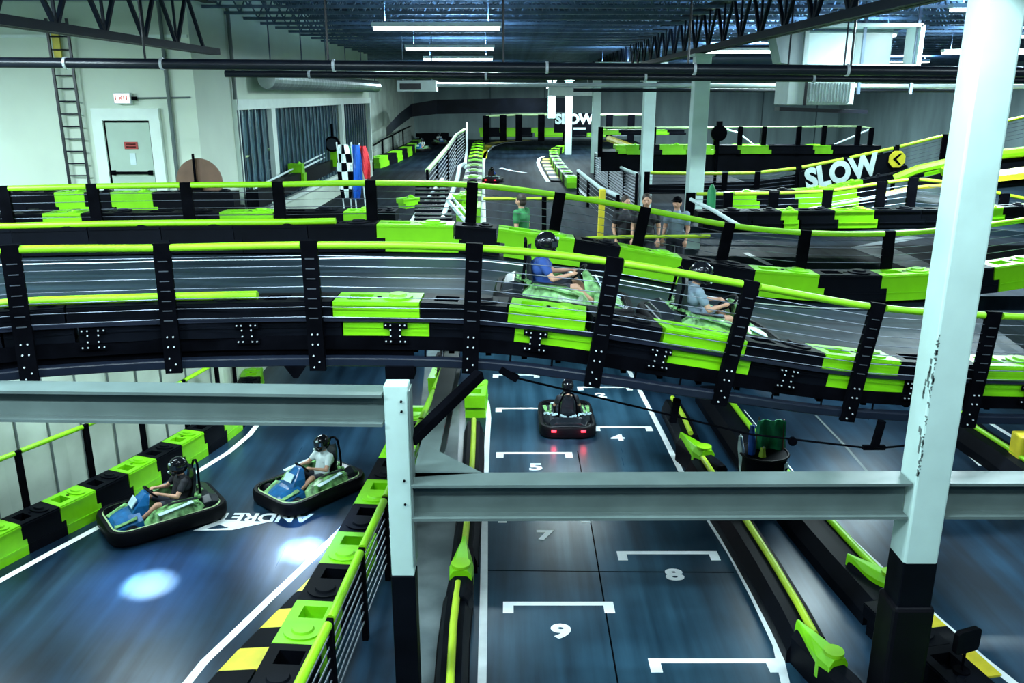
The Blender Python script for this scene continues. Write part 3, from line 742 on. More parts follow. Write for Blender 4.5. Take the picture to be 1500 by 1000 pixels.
line([(1448, 618), (1500, 650), (1540, 676)], 0.12, 'white line at the far right under the bridge')
for pts, l in (([(712, 835), (900, 837), (1075, 838)], 'faint dark floor joint across the start lane'), ([(905, 1000), (888, 900), (868, 780), (846, 660)], 'faint dark floor joint along the start lane')):
    line(pts, 0.025, l, m='black', z=0.005, name='floor_joint', cat='joint')
# starting boxes with their numbers
def grid_box(x0, x1, y, lab, n, nx, ny, foot=0.22, ln=None):
    a, b = gp(x0, y, 0.007), gp(x1, y, 0.007); t = thing('starting_box', lab, 'floor marking', a)
    d = (b-a).normalized(); wd = 0.10
    f = V((0, -1, 0))*foot
    g0 = f.normalized()*wd
    MB().ribbon([a, b], [a+g0, b+g0]).build('bracket_line', M['linep'], t, local=False)
    for s, q in ((1, a), (-1, b)):
        MB().ribbon([q+g0, q+d*s*0.16+g0], [q+f*1.35, q+d*s*0.16+f*1.35]).build('bracket_foot', M['linep'], t, local=False)
    if n:
        c = gp(nx, ny, 0.012); text_obj('digit', n, 0.40, M['linep'], c-a, (0, 0, 0), t, off=0.017, thick=0.003, sc=(1.45, 1.12, 1))
    return t
grid_box(726, 800, 597, 'white starting bracket at the left, partly hidden by the kart on the start lane', None, 0, 0)
grid_box(868, 954, 624, 'white starting bracket with a painted four, right behind the kart', '4', 905, 641)
grid_box(727, 838, 662, 'white starting bracket with a painted five, just above the grey beam', '5', 785, 684)
grid_box(730, 863, 754, 'white starting bracket with a painted seven, half under the grey beam', '7', 798, 784)
grid_box(903, 1050, 807, 'white starting bracket with a painted eight, at the right below the beam', '8', 988, 842)
grid_box(737, 898, 881, 'white starting bracket with a painted nine, at the left below the beam', '9', 822, 925)
grid_box(949, 1136, 964, 'white starting bracket nearest the camera without a visible number', None, 0, 0)
grid_box(845, 925, 566, 'white starting bracket with a painted two, under the bridge edge', '2', 880, 579)
grid_box(865, 990, 704, 'white starting bracket hidden behind the grey beam', None, 0, 0)
grid_box(722, 790, 548, 'white starting bracket just under the bridge edge', None, 0, 0)
# name and mark painted on the left track
c = gp(372, 757, 0.008); text_obj_ = text_obj('painted_name', 'ANDRETTI', 0.62, M['linep'], c, (0, 0, PI-0.02), None, off=0.02, thick=0.001, sc=(0.72, 0.72, 1))
tag(text_obj_, 'white upside down painted name on the left track between the two karts', 'floor marking')
P_ = [gp(*q, 0.008) for q in ((282, 777), (320, 762), (395, 764), (340, 776))]
Q_ = [gp(*q, 0.0095) for q in ((300, 775), (322, 768), (335, 773))]
t = MB().add(P_, [(0, 1, 2, 3)]).build('painted_arrow', M['linep']); tag(t, 'white slanted arrow mark painted on the left track right of the left kart', 'floor marking')
MB().add(Q_, [(0, 1, 2)]).build('notch', M['floor'], t)
# ---------------------------------------------------------------- left wall barrier of the lower left track
bl = [gp(-170, 925), gp(-60, 868), gp(20, 824), gp(108, 780), gp(178, 744), gp(240, 708), gp(292, 676), gp(330, 650), gp(352, 632), gp(368, 612), gp(378, 590), gp(384, 565)]
off = [p+V((-0.22, 0.18, 0)) for p in bl]
LBLK = [('green', -62, -5), ]
anc = gp(71, 751, .55)+V((-.05, .25, 0)); anc.z = 0; fine = resample(off, 0.05)
ia = min(range(len(fine)), key=lambda i: (fine[i]-anc).length)
bk = resample(fine[:ia+1][::-1], 0.73)[::-1]; bxl = bk+resample(fine[ia:], 0.73)[1:]; par = (len(bk)-1) % 2
ct = {'green': 0, 'black': 0}
for i in range(len(bxl)-1):
    c = 'black' if (i+par) % 2 == 1 else 'green'; ct[c] += 1
    block(bxl[i], bxl[i+1], c, '%s %s barrier block from the left edge along the wall of the left track' % (ordn(ct[c]-1), c), 'left wall barrier blocks', 0.5, 0.58)
tops = resample([p+V((-0.55, 0.45, 1.55)) for p in bl], 1.35)
fence('black posts with lime rail behind the barrier along the lower left wall', tops, 1.55, pw=0.10, pd=0.07, rr=0.045, cab=False)
# ---------------------------------------------------------------- right barrier of the left track, with curb and cable fence
pts = [V((-3.0, 7.6, 0)), V((-2.86, 9.8, 0)), V((-2.64, 12, 0)), V((-2.46, 14, 0)), V((-2.30, 16.5, 0)), V((-2.2, 19.5, 0))]
q = resample(pts, 1.0); ct = {'green': 0, 'black': 0}
for i in range(len(q)-1):
    c = 'black' if i % 2 == 1 else 'green'; ct[c] += 1
    block(q[i+1], q[i], c, '%s %s barrier block from the near end beside the cable fence of the left track' % (ordn(ct[c]-1), c), 'barrier blocks beside the cable fence', 0.66, 0.5)
tops = [V((-2.34, 7.1, 1.42)), V((-2.20, 8.75, 1.42)), V((-2.10, 10.4, 1.42)), V((-2.0, 11.95, 1.42)), V((-1.88, 13.6, 1.42)), V((-1.78, 15.3, 1.42)), V((-1.68, 17.0, 1.42)), V((-1.58, 19.0, 1.42))]
fence('cable fence with lime foam rail left of the short white column', tops, 1.42, pw=0.10, pd=0.08, ncab=7, rr=0.06, h_cab=1.1, cr=0.011)
cur = [gp(255, 1060, 0), gp(300, 1003, 0), gp(345, 955, 0), gp(395, 905, 0), gp(430, 870, 0), gp(465, 835, 0)]
cq = resample(cur, 0.5)
t = thing('painted_curb', 'low yellow and black striped curb between the white line and the left track barrier', 'curb', cq[0])
my, mk = MB(), MB()
for i in range(len(cq)-1):
    a, b = cq[i], cq[i+1]; wd = V((0.62-0.05*i*0.6, 0, 0))
    tgt = my if i % 2 == 0 else mk
    tgt.loft([[a, b, b+wd*0.9, a+wd], [a+V((0.03, 0, .02)), b+V((0.03, 0, .02)), b+wd*.9+V((0, 0, .05)), a+wd+V((0, 0, .05))]])
my.build('yellow_stripe', M['yellow'], t, local=False); mk.build('black_stripe', M['blackp'], t, local=False)
# ---------------------------------------------------------------- barriers of the start lane
def low_barrier(pts, label, wd=0.42, h=0.42, tube='ytube', tr=0.055, off=0.0):
    pts = [V(p) for p in pts]; t = thing('lane_barrier', label, 'barrier', pts[0]); Lp, Rp = [], []
    for i, p in enumerate(pts):
        d = (pts[min(i+1, len(pts)-1)]-pts[max(i-1, 0)]).normalized(); s = V((d.y, -d.x, 0)).normalized()
        Lp.append((p-s*wd/2, p-s*wd*0.32)); Rp.append((p+s*wd/2, p+s*wd*0.32))
    rings = [[a0, a0+V((0, 0, h*0.45)), a1+V((0, 0, h)), b1+V((0, 0, h)), b0+V((0, 0, h*0.45)), b0] for (a0, a1), (b0, b1) in zip(Lp, Rp)]
    MB().loft(rings).build('body', M['blackp'], t, local=False)
    sd = MB()
    for i in range(len(rings)-1):
        sd.bar(rings[i][1]+V((-.012, 0, -.05)), rings[i+1][1]+V((-.012, 0, -.05)), 0.02, 0.03); sd.bar(rings[i][4]+V((.012, 0, -.05)), rings[i+1][4]+V((.012, 0, -.05)), 0.02, 0.03)
    sd.build('side_rib', M['rubber'], t, local=False)
    MB().tube([p+V((off, 0, h+tr*0.8)) for p in pts], tr, 10).build('foam_tube', M[tube], t, local=False, smooth=True)
    return t
B1 = [gp(x, y, 0.5) for x, y in ((655, 1060), (659, 1000), (664, 910), (671, 850))]; B1 = [V((p.x, p.y, 0)) for p in B1]
B2 = [gp(x, y, 0.5) for x, y in ((680, 800), (685, 750), (690, 702), (693, 650), (694, 612))]; B2 = [V((p.x, p.y, 0)) for p in B2]
low_barrier(B1, 'black barrier with yellow green tube on the left of the start lane, near piece')
low_barrier(B2, 'black barrier with yellow green tube left of the start lane, passing under the beam')
def connector(p, rz, label, sc=1.0):
    t = thing('barrier_connector', label, 'barrier end', p, rz)
    MB().loft([[(x*sc*w_, y*sc, z) for x, z in ((-.17, .2), (-.17, .50), (-.10, .60), (.10, .60), (.17, .50), (.17, .2))] for y, w_ in ((-.42, 1.0), (-.15, 1.1), (.15, .8), (.5, .35), (.62, .25))]).build('fork', M['green'], t, bevel=0.01)
    MB().cyl((0, -.28*sc, .60), .15*sc, .05, 18).build('cap_disc', M['tube'], t, smooth=True)
    MB().loft([[(x*sc*w_, y*sc, z) for x, z in ((-.20, 0), (-.20, .40), (-.10, .50), (.10, .50), (.20, .40), (.20, 0))] for y, w_ in ((-.95, .7), (-.70, 1.0), (.55, .8))]).build('base', M['blackp'], t, bevel=0.02)
    return t
p = gp(677, 822, 0.5); connector((p.x, p.y, 0), 0.0, 'lime tapered barrier connector left of the start lane below the beam')
p = gp(697, 575, 0.5); t = block((p.x, p.y-0.55, 0), (p.x+0.02, p.y+0.65, 0), 'green', 'single green barrier block ending the left start lane barrier under the bridge', None, 0.5, 0.62)
p = gp(645, 565, 0.5)
for k, (c, l) in enumerate((('green', 'green barrier block left of the walkway under the bridge, behind the diagonal brace'), ('black', 'black barrier block left of the walkway under the bridge edge'))):
    block((p.x, p.y+k*1.15, 0), (p.x+0.05, p.y+1.1+k*1.15, 0), c, l, None, 0.62, 0.7)
a = gp(665, 690, 0); b_ = gp(672, 560, 0)
fence('black mesh fence beside the walkway behind the diagonal brace', [V((a.x-0.45, a.y, 1.3)), V(((a.x+b_.x)/2-0.4, (a.y+b_.y)/2, 1.3)), V((b_.x-0.4, b_.y, 1.3))], 1.3, pw=0.25, pd=0.08, ncab=9, rail='black', rr=0.03, h_cab=1.2, cr=0.012)
B3 = [gp(x, y, 0.5) for x, y in ((985, 580), (1001, 607), (1012, 632))]; B3 = [V((p.x, p.y, 0)) for p in B3]
B4 = [gp(x, y, 0.5) for x, y in ((1026, 668), (1045, 697), (1080, 745), (1125, 815), (1165, 882), (1188, 925))]; B4 = [V((p.x, p.y, 0)) for p in B4]
low_barrier(B3, 'far piece of the black barrier on the right of the start lane under the bridge', wd=0.5)
low_barrier(B4, 'long black barrier with yellow green tube on the right of the start lane', wd=0.6, off=0.05)
p = gp(1020, 655, 0.5); connector((p.x, p.y, 0), 0.35, 'lime tapered barrier connector right of the start lane above the beam')
p = gp(1203, 950, 0.5); connector((p.x, p.y, 0), 0.30, 'large lime barrier connector with black rounded end at the bottom right of the start lane', 0.85)
B5 = [gp(x, y, 0.5) for x, y in ((1040, 560), (1068, 600), (1105, 650), (1150, 705), (1190, 750), (1240, 805), (1285, 852), (1302, 870))]; B5 = [V((p.x, p.y, 0)) for p in B5]
low_barrier(B5, 'black barrier with green tube between the pit lane and the right track', wd=0.7, tube='tube', tr=0.06, off=0.22)
p = gp(1283, 835, 0.55); connector((p.x, p.y, 0), 0.60, 'lime barrier connector just left of the black padding of the largest column', 0.8)
B6 = [gp(x, y, 0.5) for x, y in ((1405, 600), (1432, 625), (1475, 652), (1530, 690))]; B6 = [V((p.x, p.y, 0)) for p in B6]
low_barrier(B6, 'black barrier with green tube at the far right below the bridge', wd=0.8, tube='tube')
p = gp(1497, 655, 0.6); tag(MB().box((p.x+0.1, p.y, 0.45), (0.5, 0.4, 0.9)).build('yellow_box', M['yellow'], bevel=0.04), 'yellow object at the right picture edge below the bridge', 'box')
# blocks at the lower right corner, with the small black board on a stand
p0, p1 = gp(1395, 985, 0.45), gp(1330, 925, 0.45)
d = (gp(1425, 1010, 0.45)-gp(1365, 955, 0.45)).normalized(); c0 = gp(1408, 985, 0.45)
for k, (c, l) in enumerate((('black', 'black barrier block carrying the small rounded board at the bottom right'), ('green', 'green barrier block at the bottom edge right of the largest column'), ('black', 'black barrier block right behind the padding of the largest column'))):
    kk = (0, 1, -1)[k]; a = c0+d*(kk*1.1-0.55); b_ = c0+d*(kk*1.1+0.55); block((a.x, a.y, 0), (b_.x, b_.y, 0), c, l, None, 0.55, 0.45)
t = thing('marker_board', 'small black rounded board on a stand at the bottom right corner', 'board', (c0.x, c0.y, 0.45), 0.35)
MB().cyl((0, 0, 0.0), 0.10, 0.05, 16).build('base', M['black'], t)
MB().tube([(0, 0, 0.04), (0, 0, 0.42)], 0.018).build('stem', M['black'], t)
poly = []
for cx, cz, a0 in ((.13, .10, 0), (-.13, .10, 90), (-.13, -.10, 180), (.13, -.10, 270)):
    for k in range(5): a = R(a0+k*22.5); poly.append((cx+.06*math.cos(a), 0.48+cz+.06*math.sin(a)))
MB().prism(poly, 'y', -0.035, 0.035).build('board', M['rubber'], t)
cq = resample([gp(1330, 890, 0), gp(1378, 933, 0), gp(1440, 990, 0), gp(1480, 1025, 0)], 0.55)
t = thing('painted_curb', 'yellow and black curb right of the largest column beside the white line', 'curb', cq[0]); my, mk = MB(), MB()
for i in range(len(cq)-1):
    a, b_ = cq[i], cq[i+1]; s = V((-(b_-a).y, (b_-a).x, 0)).normalized()*-0.30
    tg = my if i % 2 == 0 else mk; tg.loft([[a, b_, b_-s*0.8, a-s*0.8], [q_+V((0, 0, .03)) for q_ in (a, b_, b_-s*.8, a-s*.8)]])
my.build('yellow_stripe', M['yellow'], t, local=False); mk.build('black_stripe', M['blackp'], t, local=False)
# ---------------------------------------------------------------- bin of flags
p = gp(1111, 748, 0)
t = thing('flag_bin', 'black round bin with a small white label holding rolled flags behind the beam', 'bin', (p.x, p.y, 0))
mb = MB(); mb.tube([(0, 0, 0), (0, 0, 0.1), (0, 0, 1.12), (0, 0, 1.2)], [0.34, 0.37, 0.42, 0.44], 24); mb.build('drum', M['blackp'], t, smooth=True)
MB().tube([(0.44*math.cos(a*PI/12), 0.44*math.sin(a*PI/12), 1.2) for a in range(25)], 0.025, 6).build('rim', M['rubber'], t, smooth=True)
mb = MB()
for k in range(5):
    a0 = R(-52+k*9); a1 = R(-43+k*9); mb.add([(0.445*math.cos(a0), 0.445*math.sin(a0), .78), (0.445*math.cos(a1), 0.445*math.sin(a1), .78), (0.45*math.cos(a1), 0.45*math.sin(a1), 1.12), (0.45*math.cos(a0), 0.45*math.sin(a0), 1.12)], [(0, 1, 2, 3)])
mb.build('label_plate', M['white'], t)
text_obj('lettering', '5', 0.2, M['black'], (0.33, -0.335, 0.94), (PI/2, 0, R(46)), t, off=0.01)
bx_, by_ = p.x, p.y
def flag_roll(name, label, x, y, h, m, tilt=(0, 0), r=0.05, z0=0.35):
    t = thing(name, label, 'flag', (bx_+x, by_+y, z0))
    MB().tube([(0, 0, 0), (tilt[0]*h, tilt[1]*h, h)], 0.012, 6).build('pole', M['pipew'], t)
    rg = []
    for k in range(7):
        f = k/6; rr_ = r*(0.7+0.5*math.sin(f*PI)); cxx, cyy, zz = tilt[0]*h*(0.35+f*0.62), tilt[1]*h*(0.35+f*0.62), h*(0.35+f*0.62)
        rg.append([V((cxx+rr_*(1+0.25*math.sin(3*a+k))*math.cos(a), cyy+rr_*(1+0.25*math.cos(2*a+k))*math.sin(a), zz)) for a in [i*2*PI/12 for i in range(12)]])
    MB().loft(rg).build('cloth', M[m], t, smooth=True)
flag_roll('rolled_flag', 'blue rolled flag standing at the left of the flag bin', -0.24, -0.08, 1.45, 'blue', (-0.02, 0), 0.055)
flag_roll('rolled_flag', 'white rolled flag leaning out of the bin left of the blue flag', -0.33, 0.0, 1.2, 'white', (-0.1, 0), 0.05)
flag_roll('rolled_flag', 'short yellow green rolled flag in the flag bin right of the blue flag', -0.08, -0.2, 1.05, 'ytube', (0, 0), 0.06)
t = thing('green_flag', 'large green flag cloth standing up in the flag bin', 'flag', (bx_+0.12, by_+0.12, 1.0))
rg = []
for k in range(9):
    f = k/8; x0, x1 = -0.30+0.05*f, 0.36-0.10*f
    rg.append([V((x0+(x1-x0)*i/10, 0.05*math.sin(i*1.3+k*0.5), f*0.78)) for i in range(11)]+[V((x0+(x1-x0)*i/10, 0.012+0.05*math.sin(i*1.3+k*0.5), f*0.78)) for i in range(10, -1, -1)])
MB().loft(rg).build('cloth', M['flaggreen'], t, smooth=True)
MB().tube([(-0.28, 0, -0.5), (-0.22, 0, 0.85)], 0.012, 6).tube([(0.3, 0, -0.5), (0.24, 0, 0.8)], 0.012, 6).build('pole', M['wood'], t)
# ---------------------------------------------------------------- karts
def kart(label, loc, rz, rot=None, style='green', sc=1.0):
    t = thing('racing_kart', label, 'kart', loc)
    def rr(hx, hy, r, z, n=6):
        o = []
        for cx, cy, a0 in ((hx-r, hy-r, 0), (-hx+r, hy-r, 90), (-hx+r, -hy+r, 180), (hx-r, -hy+r, 270)):
            for k in range(n+1): a = R(a0+90*k/n); o.append(V((cx+r*math.cos(a), cy+r*math.sin(a), z)))
        return o
    # bumper: a thick ring round the kart
    sec = [(0, .09), (-.02, .05), (-.10, .05), (-.13, .12), (-.13, .22), (-.09, .29), (-.03, .29), (0, .24)]
    rings = [rr(.70+dx, 1.02+dx, .36+dx, z) for dx, z in sec]; n = len(rings[0]); mb = MB(); b = len(mb.v); mb.v += [p for rg in rings for p in rg]
    for i in range(len(rings)):
        j = (i+1) % len(rings)
        for k in range(n):
            k2 = (k+1) % n; mb.f.append([i*n+k, i*n+k2, j*n+k2, j*n+k]); mb.m.append(0)
    mb.build('bumper', M['rubber'], t, smooth=True)
    if style == 'green': pass
    mb = MB(); top = rr(.585, .90, .26, .295); bot = rr(.60, .92, .28, .275); mb.v = top+bot
    for k in range(n): k2 = (k+1) % n; mb.f.append([k, k2, n+k2, n+k]); mb.m.append(0)
    mb.build('bumper_trim', M['paler'] if style == 'blue' else M['kdark'], t)
    MB().loft([rr(.58, .90, .24, .06), rr(.58, .90, .24, .11)]).build('floor_pan', M['kdark'], t)
    for x, y in ((-.48, .62), (.48, .62), (-.50, -.62), (.50, -.62)):
        MB().cyl((x-.07, y, .14), .135, .14, 18, (1, 0, 0)).build('wheel', M['rubber'], t, smooth=True)
    # side pods
    for s in (-1, 1):
        rg = []
        for y, zt, wi in ((-.62, .30, .16), (-.45, .46, .24), (-.1, .48, .26), (.25, .40, .24), (.42, .24, .18)):
            rg.append([V((s*(.34), y, .12)), V((s*(.34), y, zt)), V((s*(.34+wi*.55), y, zt*.97)), V((s*(.34+wi), y, zt*.6)), V((s*(.34+wi), y, .14))])
        o = MB().loft(rg).build('side_pod', M['kgreen'] if style != 'dark' else M['kdark'], t, bevel=0.01)
        MB().bar((s*.50, -.40, .455), (s*.55, .2, .40), .10, .012).build('decal', M['kpale'] if style == 'blue' else M['kgreen'], o)
        MB().bar((s*.43, -.5, .475), (s*.40, .0, .485), .05, .012).build('stripe', M['kdark'] if style != 'dark' else M['kgreen'], o)
    # nose
    rg = []
    for y, hw, z0, zt in ((.42, .46, .12, .40), (.62, .44, .12, .36), (.82, .38, .12, .29), (.93, .30, .13, .20)):
        rg.append([V((-hw, y, z0)), V((-hw*.9, y, zt*.8)), V((-hw*.35, y, zt)), V((hw*.35, y, zt)), V((hw*.9, y, zt*.8)), V((hw, y, z0))])
    ns = MB().loft(rg).build('nose', M['kblue'] if style == 'blue' else (M['kgreen'] if style == 'green' else M['kdark']), t, bevel=0.01)
    for s in (-1, 1): MB().bar((s*.33, .50, .355), (s*.24, .86, .25), .13, .012).build('decal', M['kgreen'] if style == 'blue' else M['kpale'], ns)
    # steering fairing with number plate
    rg = []
    for z, hw, y0, y1 in ((.32, .27, .30, .58), (.48, .24, .26, .46), (.60, .17, .22, .34), (.66, .12, .2, .28)):
        rg.append([V((-hw, y0, z)), V((-hw*.7, y1, z)), V((hw*.7, y1, z)), V((hw, y0, z))])
    fa = MB().loft(rg).build('steering_fairing', M['kblue'] if style == 'blue' else M['kgreen'], t, bevel=0.015)
    mx_ = Matrix.Rotation(R(52), 3, 'X')
    MB().box((0, .475, .52), (.24, .015, .17), Matrix.Rotation(R(38), 3, 'X')).build('number_plate', M['kpale'], fa)
    sw = MB(); cc = V((0, .16, .62)); ax = V((0, -.75, .66)).normalized(); u = V((1, 0, 0)); v_ = ax.cross(u)
    sw.tube([cc+(u*math.cos(a)+v_*math.sin(a))*.15 for a in [i*2*PI/20 for i in range(21)]], .017, 8); sw.bar(cc-u*.15, cc+u*.15, .03, .015); sw.tube([cc, (0, .38, .35)], .02, 8)
    sw.build('steering_wheel', M['rubber'], t, smooth=True)
    rg = []
    for y, z, hw in ((.0, .16, .19), (-.15, .14, .21), (-.35, .15, .22), (-.45, .28, .22), (-.52, .48, .20), (-.56, .70, .17), (-.57, .82, .12)):
        rg.append([V((-hw, y, z+.10)), V((-hw+.03, y-.01, z)), V((hw-.03, y-.01, z)), V((hw, y, z+.10)), V((hw-.02, y-.05, z+.08)), V((hw-.05, y-.05, z-.03)), V((-hw+.05, y-.05, z-.03)), V((-hw+.02, y-.05, z+.08))])
    MB().loft(rg).build('seat', M['kdark'], t)
    MB().tube([(-.24, -.62, .25), (-.20, -.63, .75), (-.11, -.66, .96), (0, -.67, 1.0), (.11, -.66, .96), (.20, -.63, .75), (.24, -.62, .25)], .022, 8).build('roll_bar', M['black'], t, smooth=True)
    rg = []
    for y, hw, zt in ((-.60, .44, .40), (-.75, .48, .44), (-.90, .42, .36)):
        rg.append([V((-hw, y, .12)), V((-hw, y, zt*.8)), V((-hw*.7, y, zt)), V((hw*.7, y, zt)), V((hw, y, zt*.8)), V((hw, y, .12))])
    en = MB().loft(rg).build('motor_cover', M['kdark'], t, bevel=0.015)
    r2 = random.Random(5); g = MB()
    for s in (-1, 1):
        for k in range(16):
            a = k/15; x = s*(.06+.50*a); z = .445+.02*r2.random()-.05*abs(a-.5); y = -.62-.1*r2.random()+.25*a
            g.box((x, y, z), (.03+.03*r2.random(), .05, .02+.02*r2.random()), Matrix.Rotation(R(s*35), 3, 'Z'))
    g.build('decal', M['kpale'] if style == 'dark' else M['kgreen'], en)
    if style == 'dark':
        for s in (-1, 1):
            MB().box((s*.36, -1.025, .22), (.12, .02, .05)).build('tail_lamp', M['taill'], t)
            l = bpy.data.lights.new('tail_glow', 'POINT'); l.energy = 3; l.color = (1, .05, .1); l.shadow_soft_size = .05
            lo = bpy.data.objects.new('tail_glow', l); COL.objects.link(lo); lo.parent = t; lo.location = (s*.36, -1.12, .2)
    else:
        for s in (-1, 1): MB().cyl((s*.22, .90, .2), .035, .03, 10, (0, 1, 0)).build('head_lamp', M['headl'] if style == 'blue' else M['kpale'], t)
    t.scale = (sc, sc, sc*(1.12 if style == 'dark' and sc > 0.8 else 1))
    if rot is not None: t.rotation_euler = rot
    else: t.rotation_euler = (0, 0, rz)
    return t
# ---------------------------------------------------------------- people: one voxel-merged body each
def capsule(mb, a, b, ra, rb, n=10):
    a, b = V(a), V(b); d = b-a; L_ = d.length
    if L_ < 1e-5: mb.ell(a, (ra,)*3); return
    d.normalize(); ref = d.cross(V((0, 0, 1)))
    if ref.length < .1: ref = d.cross(V((0, 1, 0)))
    ref.normalize(); o = d.cross(ref); rings = []
    for k in range(6):
        an = PI/2*(1-k/5)*0.98; rings.append([a-d*ra*math.sin(an)+(ref*math.cos(t*2*PI/n)+o*math.sin(t*2*PI/n))*ra*math.cos(an) for t in range(n)])
    for k in range(6):
        an = PI/2*(k/5)*0.98; rings.append([b+d*rb*math.sin(an)+(ref*math.cos(t*2*PI/n)+o*math.sin(t*2*PI/n))*rb*math.cos(an) for t in range(n)])
    mb.loft(rings)
def remesh(o, vox):
    m_ = o.modifiers.new('merge', 'REMESH'); m_.mode = 'VOXEL'; m_.voxel_size = vox; m_.use_smooth_shade = True
    s = o.modifiers.new('soften', 'SMOOTH'); s.factor = 0.5; s.iterations = 3
def hand(mb, w, d, side, curl=0.7):
    # palm and five fingers starting at wrist w, pointing along d; side = lateral unit vector towards the thumb
    d = V(d).normalized(); s = V(side).normalized(); nrm = d.cross(s).normalized()
    if nrm.z > 0: nrm = -nrm
    w = V(w); pc = w+d*0.045
    capsule(mb, w, pc+d*0.02, .026, .032); capsule(mb, pc-s*.02, pc+s*.022+d*.01, .026, .026)
    for k, ln in enumerate((.070, .080, .075, .060)):
        q = w+d*.085+s*(.030-.020*k); q2 = q+(d*math.cos(curl*.6)+nrm*math.sin(curl*.6))*ln*.5; q3 = q2+(d*math.cos(curl*1.8)+nrm*math.sin(curl*1.8))*ln*.5
        capsule(mb, w+d*.05+s*(.026-.017*k), q, .012, .010, 8); capsule(mb, q, q2, .010, .009, 8); capsule(mb, q2, q3, .009, .008, 8)
    th = w+d*.03+s*.03; t2 = th+(d*.6+s*.6+nrm*.4).normalized()*.04; capsule(mb, w+d*.015+s*.01, th, .015, .013, 8); capsule(mb, th, t2, .012, .010, 8); capsule(mb, t2, t2+(d*.8+nrm*.6).normalized()*.03, .010, .008, 8)
def person(label, loc, rot, J, shirt, legs, head='helmet', vox=0.012, sc=1.0, sleeve=0.55, shorts=True, group=None):
    t = thing('person', label, 'person', loc, group=group)
    mb = MB()
    P_ = {k: V(v) for k, v in J.items()}
    hd = P_['head']; nk = P_['neck']; ch = P_['chest']; pv = P_['pelvis']
    mb.ell(hd, (.078, .098, .118)); capsule(mb, nk-V((0, 0, .04)), hd-V((0, 0, .06)), .058, .052)
    f = V((0, 1, 0)); 
    capsule(mb, hd+V((0, .085, -.02)), hd+V((0, .112, -.03)), .014, .016, 8)                     # nose
    capsule(mb, hd+V((-.022, .088, -.062)), hd+V((.022, .088, -.062)), .011, .011, 8)              # lips
    for s in (-1, 1):
        mb.ell(hd+V((s*.080, -.005, -.01)), (.012, .022, .034)); mb.ell(hd+V((s*.032, .083, .012)), (.016, .012, .012))
    capsule(mb, pv+V((-.07, 0, 0)), pv+V((.07, 0, 0)), .115, .115); capsule(mb, pv, ch, .135, .150); capsule(mb, ch+V((-.07, 0, .02)), ch+V((.07, 0, .02)), .125, .125)
    capsule(mb, ch, nk, .10, .06)
    sh = MB(); capsule(sh, pv+V((-.05, 0, .06)), pv+V((.05, 0, .06)), .135, .135); capsule(sh, pv+V((0, 0, .05)), ch, .150, .165); capsule(sh, ch+V((-.08, 0, .02)), ch+V((.08, 0, .02)), .140, .140); capsule(sh, ch, nk-V((0, 0, .035)), .115, .075)
    tr = MB(); capsule(tr, pv+V((-.07, 0, -.01)), pv+V((.07, 0, -.01)), .132, .132)
    so = MB()
    for s, S in ((-1, 'L'), (1, 'R')):
        a, e, wq = P_['sh'+S], P_['el'+S], P_['ha'+S]; h, k, ft = P_['hip'+S], P_['kn'+S], P_['ft'+S]
        capsule(mb, ch+V((s*.06, 0, .06)), a, .07, .062); capsule(mb, a, e, .055, .042); capsule(mb, e, wq, .041, .026)
        hand(mb, wq, (wq-e).normalized() if 'hd' not in P_ else P_['hd'], V((-s, 0, .2)))
        capsule(mb, h, k, .088, .058); capsule(mb, k, ft, .056, .036)
        td = V((0, 1, 0)); capsule(mb, ft-td*.03-V((0, 0, .02)), ft+td*.15-V((0, 0, .04)), .035, .03)
        capsule(sh, ch+V((s*.06, 0, .05)), a, .085, .078); capsule(sh, a, a.lerp(e, sleeve), .072, .064)
        capsule(tr, h, h.lerp(k, .75 if shorts else 1), .105, .085)
        if not shorts: capsule(tr, k, k.lerp(ft, .85), .078, .062)
        b = MB(); capsule(b, ft-td*.05-V((0, 0, .03)), ft+td*.16-V((0, 0, .04)), .045, .042); b.box(ft+td*.06-V((0, 0, .075)), (.09, .26, .02)); b.build('shoe', M['darkcl'] if shirt != 'shirtb' else M['white'], t, smooth=True)
    o = mb.build('body', M['skin'], t, fixn=False); remesh(o, vox)
    o = sh.build('shirt', M[shirt], t, fixn=False); remesh(o, vox)
    o = tr.build('trousers', M[legs], t, fixn=False); remesh(o, vox)
    if head == 'helmet':
        h_ = MB(); h_.ell(hd+V((0, -.01, .02)), (.145, .170, .165), 20, 12); capsule(h_, hd+V((-.05, .10, -.09)), hd+V((.05, .10, -.09)), .05, .05)
        o = h_.build('helmet', M['helmet'], t, smooth=True)
        vb = MB(); rg = []
        for z in (-.03, 0.01, .055):
            rg.append([hd+V(((.149)*math.sin(a), -.01+.174*math.cos(a), z+.015)) for a in [R(-62+i*12.4) for i in range(11)]])
        vb.v = [p for r_ in rg for p in r_]
        for i in range(2):
            for k in range(10): vb.f.append([i*11+k, i*11+k+1, (i+1)*11+k+1, (i+1)*11+k]); vb.m.append(0)
        vb.build('visor', M['visor'], o)
        g = MB(); g.box(hd+V((-.05, .150, .10)), (.05, .03, .03)); g.box(hd+V((.045, .155, -.085)), (.05, .03, .03))
        g.build('helmet_sticker', M['white'], o)
    elif head == 'cap':
        h_ = MB(); h_.ell(hd+V((0, -.01, .045)), (.092, .112, .088)); h_.box(hd+V((0, .12, .055)), (.14, .10, .012)); h_.build('cap', M['black'], t, smooth=True)
        MB().ell(hd+V((0, -.03, -.01)), (.086, .09, .10)).build('hair', M['hair'], t, smooth=True)
    else:
        h_ = MB(); h_.ell(hd+V((0, -.022, .035)), (.090, .103, .105), 18, 10); h_.ell(hd+V((0, -.045, -.02)), (.086, .075, .09)); h_.build('hair', M['hair'], t, smooth=True)
        e = MB()
